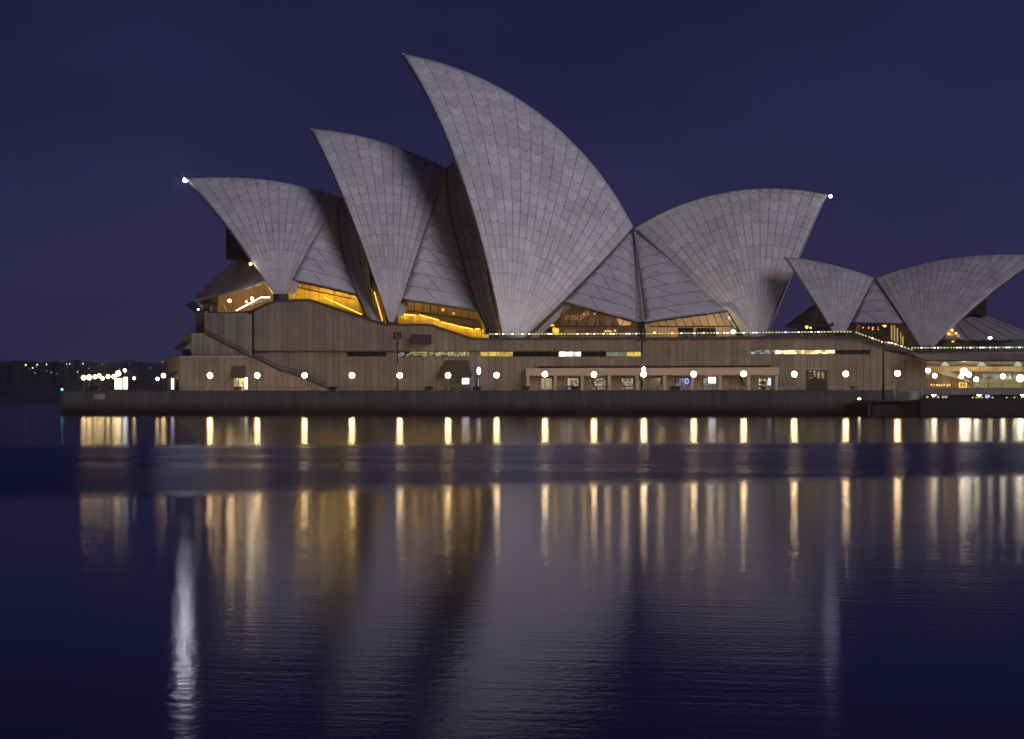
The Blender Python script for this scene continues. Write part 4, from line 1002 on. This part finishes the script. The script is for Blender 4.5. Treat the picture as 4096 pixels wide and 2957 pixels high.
m.build('side_rail', mat('pale_metal', (.42, .40, .33), .4, .5), gw)
m = MB(); m.prism([P(3578, 1600, 306.6), P(3686, 1600, 306.6), P(3686, 1564, 306.6), P(3578, 1564, 306.6)], (0, .05, 0)); m.build('side_panel', mat('mesh_panel', (.42, .38, .26), .6), gw)
for u, v in ((3577, 1541), (3686, 1544)): MB().bar(P(u, 1600, 306.4), P(u, v, 306.4), .13, 6).build('corner_post', M['coping'], gw)
# pendant lamps under the slab
def pendant(u, label):
    c_ = P(u, 1464, 326); o = thing('pendant_lamp', label, 'lamp', c_, 'pendant lamps under the terrace slab')
    MB().lathe(c_, [(.66, 0), (.60, .12), (.34, .5), (.12, .68)], 20).build('lamp_shade', glow('pendant_glow', (.62, .86, .66), .62), o)
    MB().bar(c_ + np.array([0, 0, .66]), P(u, 1445, 326), .05, 5).build('stem', M['dark'], o); return o
pendant(3780, 'whitish cone pendant lamp under the terrace slab nearest the podium end')
pendant(3926, 'middle pale green cone pendant lamp under the terrace slab')
pendant(4072, 'pale green cone pendant lamp under the terrace slab by the right edge')
# concourse globe lamps on thin posts
def globe_lamp(name, u, v, t, mt, r, zb, label, group, cat='street lamp'):
    c_ = P(u, v, t); base = np.array([c_[0], c_[1], zb]); o = thing(name, label, cat, base, group)
    MB().ball(c_, r, 20, 12).build('globe', mt, o)
    MB().bar(base, c_ - np.array([0, 0, r * .95]), .05, 8, .04).build('pole', M['steel'], o)
    MB().lathe(base, [(.16, 0), (.16, .06), (.07, .12), (.06, .45)], 12).build('base', M['steel'], o)
    MB().lathe(c_ - np.array([0, 0, r * 1.02]), [(.08, -.1), (.17, 0), (.14, .1)], 12).build('collar', M['steel'], o); return o
for u, v, r, lb in ((3739, 1503, .40, 'white globe lamp beside the timber end pillar of the concourse'), (3856, 1488, .62, 'largest glaring white globe lamp above the concourse stair'), (3876, 1499, .44, 'white globe lamp touching the right side of the largest concourse globe'),
                    (3844, 1507, .34, 'small white globe lamp just below the largest concourse globe'), (3905, 1518, .40, 'soft white globe lamp at the foot of the concourse stair'), (4012, 1506, .42, 'lone white globe lamp on a post before the grey concourse window'), (4081, 1513, .62, 'big white globe lamp before the green wall by the right edge')):
    globe_lamp('concourse_lamp', u, v, 328.5, M['globe_white'], r, 4.2, lb, 'globe lamps in the lower concourse')
um = thing('cafe_umbrella', 'closed brown cafe umbrella before the green concourse wall', 'umbrella', P(3954, 1551, 330))
MB().bar(P(3954, 1551, 330), P(3954, 1508, 330), .06, 6).build('pole', M['dark'], um)
MB().lathe(P(3954, 1516, 330), [(1.1, 0), (.6, .22), (.05, .42)], 12).build('canopy', mat('brown_canvas', (.16, .09, .055), .9), um)

# ------------------------------------------------------------------ lamps along the promenade
TL = T0 + 2.2
lampspots = [(840, 1503, 'globe lamp on a thin pole before the plain wall left of the hooded doorway'), (1029, 1502, 'globe lamp before the top of the lower outside stair, right of the lit doorway'), (1218, 1502, 'globe lamp whose glow sits on the lower flight of the outside stair'),
    (1408, 1502, 'globe lamp under the first dark ribbon window'), (1599, 1502, 'globe lamp just right of the tall left mast'), (1792, 1502, 'globe lamp before the dark hooded lobby entrance'),
    (1986, 1501, 'globe lamp below the long yellow ribbon window'), (2180, 1497, 'globe lamp before the left bay of the arcade, above lit blinds'), (2376, 1498, 'globe lamp above the third shop window of the arcade'),
    (2575, 1497, 'globe lamp beside the tall mast in the middle of the arcade'), (2775, 1497, 'globe lamp next to the blue neon shop window'), (2975, 1496, 'globe lamp before the unlit shop window near the arcade end'),
    (3177, 1497, 'globe lamp between the arcade end and the dark louvred door'), (3383, 1496, 'globe lamp between the louvred door and the right mast'), (3590, 1494, 'globe lamp right of the tall right mast, nearest the concourse')]
proto = None
for i, (u, v, lb) in enumerate(lampspots):
    c_ = P(u, v, TL); z_ = P(1599, 1501.5, TL)[2]
    if proto is None:
        proto = globe_lamp('street_lamp', u, v, TL, M['globe'], .45, ZP, lb, 'globe lamps along the promenade'); pz = c_[2]
    else: dup(proto, (c_[0], TL, ZP + c_[2] - pz), lb)
for u, v, t, r, lb in ((335, 1511, 318, .50, 'leftmost globe lamp of the bright cluster at the end of the promenade'), (357, 1510, 316, .52, 'globe lamp touching the leftmost globe of the cluster on its right'),
    (380, 1508, 322, .42, 'left globe of the middle trio in the bright left cluster'), (397, 1504, 318, .42, 'highest middle globe of the trio in the bright left cluster'), (410, 1514, 330, .38, 'lowest right globe of the trio in the bright left cluster'),
    (432, 1507, 320, .42, 'single round globe lamp between the trio and the tall white kiosk'), (456, 1507, 322, .46, 'globe lamp against the left shoulder of the tall white kiosk'), (473, 1494, 316, .54, 'globe lamp directly above the tall white kiosk'),
    (537, 1514, 340, .30, 'small pinkish globe lamp standing alone right of the white pillar'), (630, 1516, 350, .38, 'lower globe of the pair left of the chamfered podium end'), (654, 1503, 318, .46, 'higher globe of the pair left of the chamfered podium end')):
    globe_lamp('street_lamp', u, v, t, M['globe_far'], r * .86, ZP, lb, 'globe lamps at the north end of the promenade')
def kiosk(name, u0, u1, v0, v1, t, mt, label, cat):
    o = thing(name, label, cat, P((u0 + u1) / 2, v1, t)); z_ = ZP
    a, b = P(u0, v1, t), P(u1, v0, t)
    MB().box(a[0], b[0], t, t + .5, z_ + .25, b[2]).build('lit_panel', mt, o)
    MB().box(a[0] - .06, b[0] + .06, t + .503, t + .62, z_, b[2] + .08).build('back_frame', M['steel'], o)
    MB().box(a[0] - .1, b[0] + .1, t - .05, t + .5, z_ - .005, z_ + .248).build('base', M['steel'], o); return o
M['kiosk'] = glow('kiosk_light', (1, .88, .60), 3.6); M['pillar'] = glow('pillar_light', (.95, .97, 1), 3.2)
kiosk('light_kiosk', 459, 484, 1514, 1560, 316, M['kiosk'], 'broad glaring white lit kiosk in the bright left cluster', 'kiosk')
kiosk('light_pillar', 494, 506, 1509, 1560, 317, M['pillar'], 'narrow white lit pillar right of the broad white kiosk', 'light pillar')
kiosk('light_pillar', 685, 691, 1514, 1560, 317, M['pillar'], 'slim white lit pillar before the chamfered podium end', 'light pillar')
kiosk('light_pillar', 979, 986, 1511, 1560, 318, M['kiosk'], 'slim yellowish lit pillar by the hooded doorway', 'light pillar')
small_light('spot_lamp', 499, 1482, 317, M['globe_white'], .28, 'small white spot lamp floating above the narrow lit pillar', 'light', 1.0, None, 1560)
m = MB(); o = thing('lamp_mast', 'thin dark mast carrying the small spot lamp in the left cluster', 'mast', P(500, 1560, 317.3)); m.bar(P(500, 1560, 317.3), P(500, 1480, 317.3), .06, 6); m.build('pole', M['dark'], o)
small_light('wall_lamp', 709, 1516, TA + 1.0, M['globe_white'], .14, 'tiny white lamp beside the dark doorway of the chamfered end', 'light', 1.0)
small_light('arcade_spot', 2575, 1478, TL - .6, M['globe_white'], .30, 'cool white spot right above the lamp at the middle mast', 'light', 1.3)
# pylon sign and screen by the lobby
py = thing('pylon', 'tall dark information pylon with a cool white light at its upper right', 'pylon', P(1908, 1560, 322))
a, b = P(1898, 1560, 322), P(1918, 1469, 322); MB().box(a[0], b[0], 322, 322.6, ZP, b[2]).build('body', mat('navy_panel', (.02, .02, .035), .4), py)
MB().ball(P(1915, 1484, 321.7), .34, 14, 10, 1.9).build('lamp', M['pillar'], py)
m = MB(); m.box(PX(1912, 321.9), PX(1915.5, 321.9), 321.9, 321.99, PZ(1912, 1550, 321.9), PZ(1912, 1512, 321.9)); m.build('light_strip', glow('pale_blue', (.5, .6, 1), .5), py)
sc_ = thing('lit_screen', 'bright pinkish square screen before the lobby entrance', 'screen', P(1862, 1560, 321))
wallp('display', [(1849, 1536), (1875, 1536), (1875, 1514), (1849, 1514)], 321, .1, M['screen_p'], sc_)
wallp('stand', [(1860, 1562), (1864, 1562), (1864, 1536.5), (1860, 1536.5)], 321.02, .08, M['dark'], sc_)

# floodlight masts
def mast(u, vt, t, rows, label, vb=1562):
    b, tp = P(u, vb, t), P(u, vt, t); b[2] = ZP if t > T0 else b[2]
    o = thing('floodlight_mast', label, 'mast', b, 'floodlight masts'); MB().bar(b, tp, .17, 10, .10).build('pole', M['dark'], o)
    h = (tp[2] - PZ(u, rows[-1], t)) / 1.0
    for v in rows:
        z = PZ(u, v, t)
        for s_ in (-1, 1):
            m = MB(); m.bar((tp[0], t, z), (tp[0] + s_ * .52, t - .05, z + .05), .04, 5)
            m.lathe((tp[0] + s_ * .52, t - .1, z - .05), [(.10, 0), (.27, .05), (.22, .26), (.08, .32)], 12)
            m.build('floodlight', M['dark'], o)
    MB().lathe(b, [(.3, 0), (.3, .1), (.19, .3)], 12).build('base', M['dark'], o)
mast(1590, 1328, T0 + 4, (1333, 1341, 1349, 1357), 'tall dark floodlight mast left of the plain hood on the upper wall')
mast(2567, 1312, T0 + 4, (1322, 1331, 1341, 1352, 1365), 'tall dark floodlight mast in front of the gable column')
mast(3533, 1305, 306.8, (1316, 1326, 1336, 1346), 'tall dark floodlight mast at the right before the restaurant opening', 1600)

# seats and fittings along the quay
def bench(u, w, label):
    b = P(u, 1557, T0 + .95); o = thing('bench', label, 'bench', (b[0], b[1], ZP)); wx = w * .0395 / 2
    MB().box(b[0] - wx, b[0] + wx, T0 + .75, T0 + 1.2, ZP + .30, ZP + .36).build('seat', M['dark'], o)
    MB().box(b[0] - wx, b[0] + wx, T0 + 1.22, T0 + 1.28, ZP + .362, ZP + .66).build('backrest', M['dark'], o)
    for s_ in (-1, 1): MB().box(b[0] + s_ * (wx - .1) - .05, b[0] + s_ * (wx - .1) + .05, T0 + .78, T0 + 1.2, ZP - .01, ZP + .298).build('leg', M['dark'], o)
    MB().box(b[0] - wx + .2, b[0] + wx - .2, T0 + .73, T0 + .748, ZP + .02, ZP + .30).build('front_panel', M['plinth'], o)
for u, w, lb in ((950, 33, 'dark bench before the hooded lit doorway'), (1330, 34, 'dark bench at the foot of the outside stair'), (1714, 34, 'dark bench left of the hooded lobby'), (1907, 32, 'dark bench at the foot of the information pylon'),
                 (2103, 32, 'dark bench at the left end of the arcade'), (2299, 33, 'dark bench before the second arcade shop window'), (2700, 44, 'longer dark bench before the blue neon shop'), (3262, 40, 'dark bench before the louvred door'), (375, 40, 'dark bench under the bright left lamp cluster'), (3410, 16, 'short dark bench right of the louvred door')):
    bench(u, w, lb)
def cafe_table(u, t, label):
    b = P(u, 1560, t); b[2] = ZP; o = thing('cafe_table', label, 'cafe table', b, 'cafe tables before the arcade')
    MB().lathe(b, [(.28, 0), (.05, .05), (.04, .70), (.42, .72), (.42, .76)], 14).build('table', M['coping'], o)
    for s_ in (-1, 1):
        m = MB(); cx = b[0] + s_ * .8
        m.box(cx - .22, cx + .22, t - .2, t + .2, ZP + .43, ZP + .47); m.box(cx + s_ * .2 - .02, cx + s_ * .2 + .02, t - .2, t + .2, ZP + .472, ZP + .92)
        for a_ in (-.18, .18):
            for b_ in (-.16, .16): m.bar((cx + a_, t + b_, ZP), (cx + a_, t + b_, ZP + .43), .018, 4)
        m.build('chair', M['coping'], o)
for u, t, lb in ((2146, 318, 'cafe table with two chairs before the first lit blinds of the arcade'), (2184, 319, 'cafe table with two chairs under the second arcade lamp glow'), (2394, 318.5, 'cafe table with two chairs before the third shop window'), (2508, 318, 'cafe table with two chairs before the fourth shop window'),
                 (2620, 319, 'cafe table with two chairs before the dim blinds'), (2740, 318.5, 'cafe table with two chairs right of the longer bench'), (2820, 318, 'cafe table with two chairs before the glaring shop screen'), (2855, 319, 'cafe table with two chairs right below the glaring shop screen'), (2950, 318.5, 'cafe table with two chairs before the unlit shop window')):
    cafe_table(u, t, lb)
def shrub(u, t, r, h, n, label, seed):
    rnd = random.Random(seed); b = P(u, 1560, t); b[2] = ZP; o = thing('potted_shrub', label, 'plant', b)
    MB().lathe(b, [(.32, 0), (.42, .5), (.45, .55)], 14).build('pot', M['plinth'], o)
    m = MB()
    for _ in range(n):
        th, ph, q = rnd.uniform(0, 6.28), rnd.uniform(-.4, 1.5), r * rnd.uniform(.3, 1) ** .6
        c_ = b + np.array([math.cos(th) * math.cos(ph) * q, math.sin(th) * math.cos(ph) * q, .7 + h * .45 + math.sin(ph) * q * h / (2 * r)])
        a_, d_ = np.array([rnd.uniform(-1, 1) for _ in range(3)]), np.array([rnd.uniform(-1, 1) for _ in range(3)])
        a_ *= .13 / np.linalg.norm(a_); d_ *= .07 / np.linalg.norm(d_); m.poly([c_ - a_, c_ + d_, c_ + a_, c_ - d_])
    m.build('foliage', M['leaf'], o); MB().bar(b + np.array([0, 0, .5]), b + np.array([0, 0, .9 + h * .4]), .05, 6).build('stem', M['hood'], o)
M['leaf'] = mat('dark_leaves', (.06, .085, .035), .6)
shrub(1811, 320, .62, 1.1, 260, 'leafy shrub in a pot before the dim lobby glass', 4); shrub(3052, 319, .6, .9, 240, 'leafy shrub in a pot before the brightest right shop window', 6)

# sign on the sea wall and the harbour beacon
sg = thing('warning_sign', 'small pale rectangular warning sign with a red ring fixed to the sea wall', 'sign', P(396, 1587, T0 - .1))
wallp('board', [(372.5, 1597.5), (419, 1597.5), (419, 1577), (372.5, 1577)], T0 - .08, .06, mat('sign_white', (.34, .31, .31), .5), sg)
m = MB(); c_ = P(381.5, 1587.3, T0 - .1); ring = [c_ + np.array([math.cos(k * math.pi / 10) * .31, 0, math.sin(k * math.pi / 10) * .31]) for k in range(21)]
m.path(ring, .035, 4); m.bar(ring[7], ring[17], .03, 4); m.build('red_ring', mat('sign_red', (.16, .035, .04), .5), sg)
m = MB(); m.ball(c_ + np.array([-.12, -.01, .04]), .055, 8, 6); m.bar(c_ + np.array([-.08, 0, .02]), c_ + np.array([.14, 0, -.05]), .035, 5); m.bar(c_ + np.array([-.02, 0, 0]), c_ + np.array([.02, 0, .12]), .025, 4); m.build('swimmer_mark', mat('sign_black', (.05, .04, .045), .6), sg)
bc = thing('harbour_beacon', 'small green harbour beacon on the left corner of the sea wall', 'beacon', P(248, 1562, T0 + .6))
MB().ball(P(248, 1558, T0 + .6), .17, 12, 8).build('lamp', glow('green_lamp', (.12, .95, .62), 6), bc)
MB().bar(P(248, 1566, T0 + .6), P(248, 1561, T0 + .6), .07, 6).build('post', M['dark'], bc)

# lights of the far shore
M['far_o'] = glow('far_sodium', (1, .50, .16), 5); M['far_g'] = glow('far_green', (.75, .95, .30), 3); M['far_w'] = glow('far_white', (.7, .78, 1), 1.8)
far = [(103, 1460, 'o', 1.5, 'brightest orange light of the far shore above the dark headland'), (149, 1459, 'o', 1.35, 'second bright orange light of the far shore'), (186, 1458, 'o', 1.1, 'fainter orange light right of the two bright ones on the far shore'), (131, 1472, 'g', 1.2, 'yellow green light just over the headland crest'),
    (145, 1468, 'w', .6, 'faint bluish light beside the second bright orange light'), (117, 1475, 'w', .55, 'faint bluish light left of the yellow green light'), (266, 1457, 'o', .8, 'left small orange light of the close orange pair on the far shore'), (279, 1456, 'o', 1.0, 'right orange light of the close orange pair on the far shore'),
    (332, 1455, 'o', 1.05, 'orange yellow light straight above the left lamp cluster'), (409, 1457, 'o', .7, 'small orange light above the trio of globes'), (395, 1464, 'g', .5, 'tiny green light above the trio of globes'), (355, 1474, 'g', .65, 'small green light left above the trio of globes'),
    (310, 1488, 'g', 1.0, 'green yellow light left above the first cluster globe'), (271, 1469, 'w', .6, 'faint white light below the close orange pair'), (205, 1490, 'w', .8, 'bluish white light on the lower right slope of the headland'), (140, 1492, 'w', .6, 'faint white light low on the headland slope'),
    (188, 1484, 'w', .55, 'faint bluish light upper right of the headland slope'), (226, 1495, 'w', .55, 'faint white light lowest on the headland slope'), (514, 1452, 'w', .6, 'faint white light above the gap right of the white pillar'), (600, 1472, 'w', .75, 'white light left of the chamfered podium end on the far shore'), (651, 1448, 'o', .8, 'reddish light just left of the chamfered podium end'), (478, 1475, 'g', .7, 'small green light right over the tall white kiosk')]
for u, v, k, r, lb in far:
    t_ = 2050 if v < 1482 else 2020
    d = ray(u, v); yc = -sY * d[0] + cY * d[1]; c_ = np.array([0, 0, EYE]) + d / yc * t_
    o = MB().ball(c_, r * .55, 10, 6).build('distant_lamp', M['far_' + k]); me = o.data
    me.transform(__import__('mathutils').Matrix.Translation(-Vector(c_))); o.location = c_
    tag(o, lb, 'lamp', 'lights of the far shore')
for o in [o for o in SC.objects if o.type == 'LIGHT' and o.name.startswith('interior_light')]:
    o.location = o.location - hall.location; o.parent = hall

# ------------------------------------------------------------------ night haze over the harbour
hz = bpy.data.materials.new('night_haze'); hz.use_nodes = True; _n = hz.node_tree.nodes; _n.remove(_n['Principled BSDF'])
pv = _n.new('ShaderNodeVolumePrincipled'); pv.inputs['Color'].default_value = (.93, .90, .97, 1); pv.inputs['Density'].default_value = HAZE; pv.inputs['Anisotropy'].default_value = .88
hz.node_tree.links.new(pv.outputs[0], _n['Material Output'].inputs['Volume'])
o = MB().box(-6050, 6050, -70, 3350, -3.2, 135).build('haze', hz); tag(o, kind='stuff')
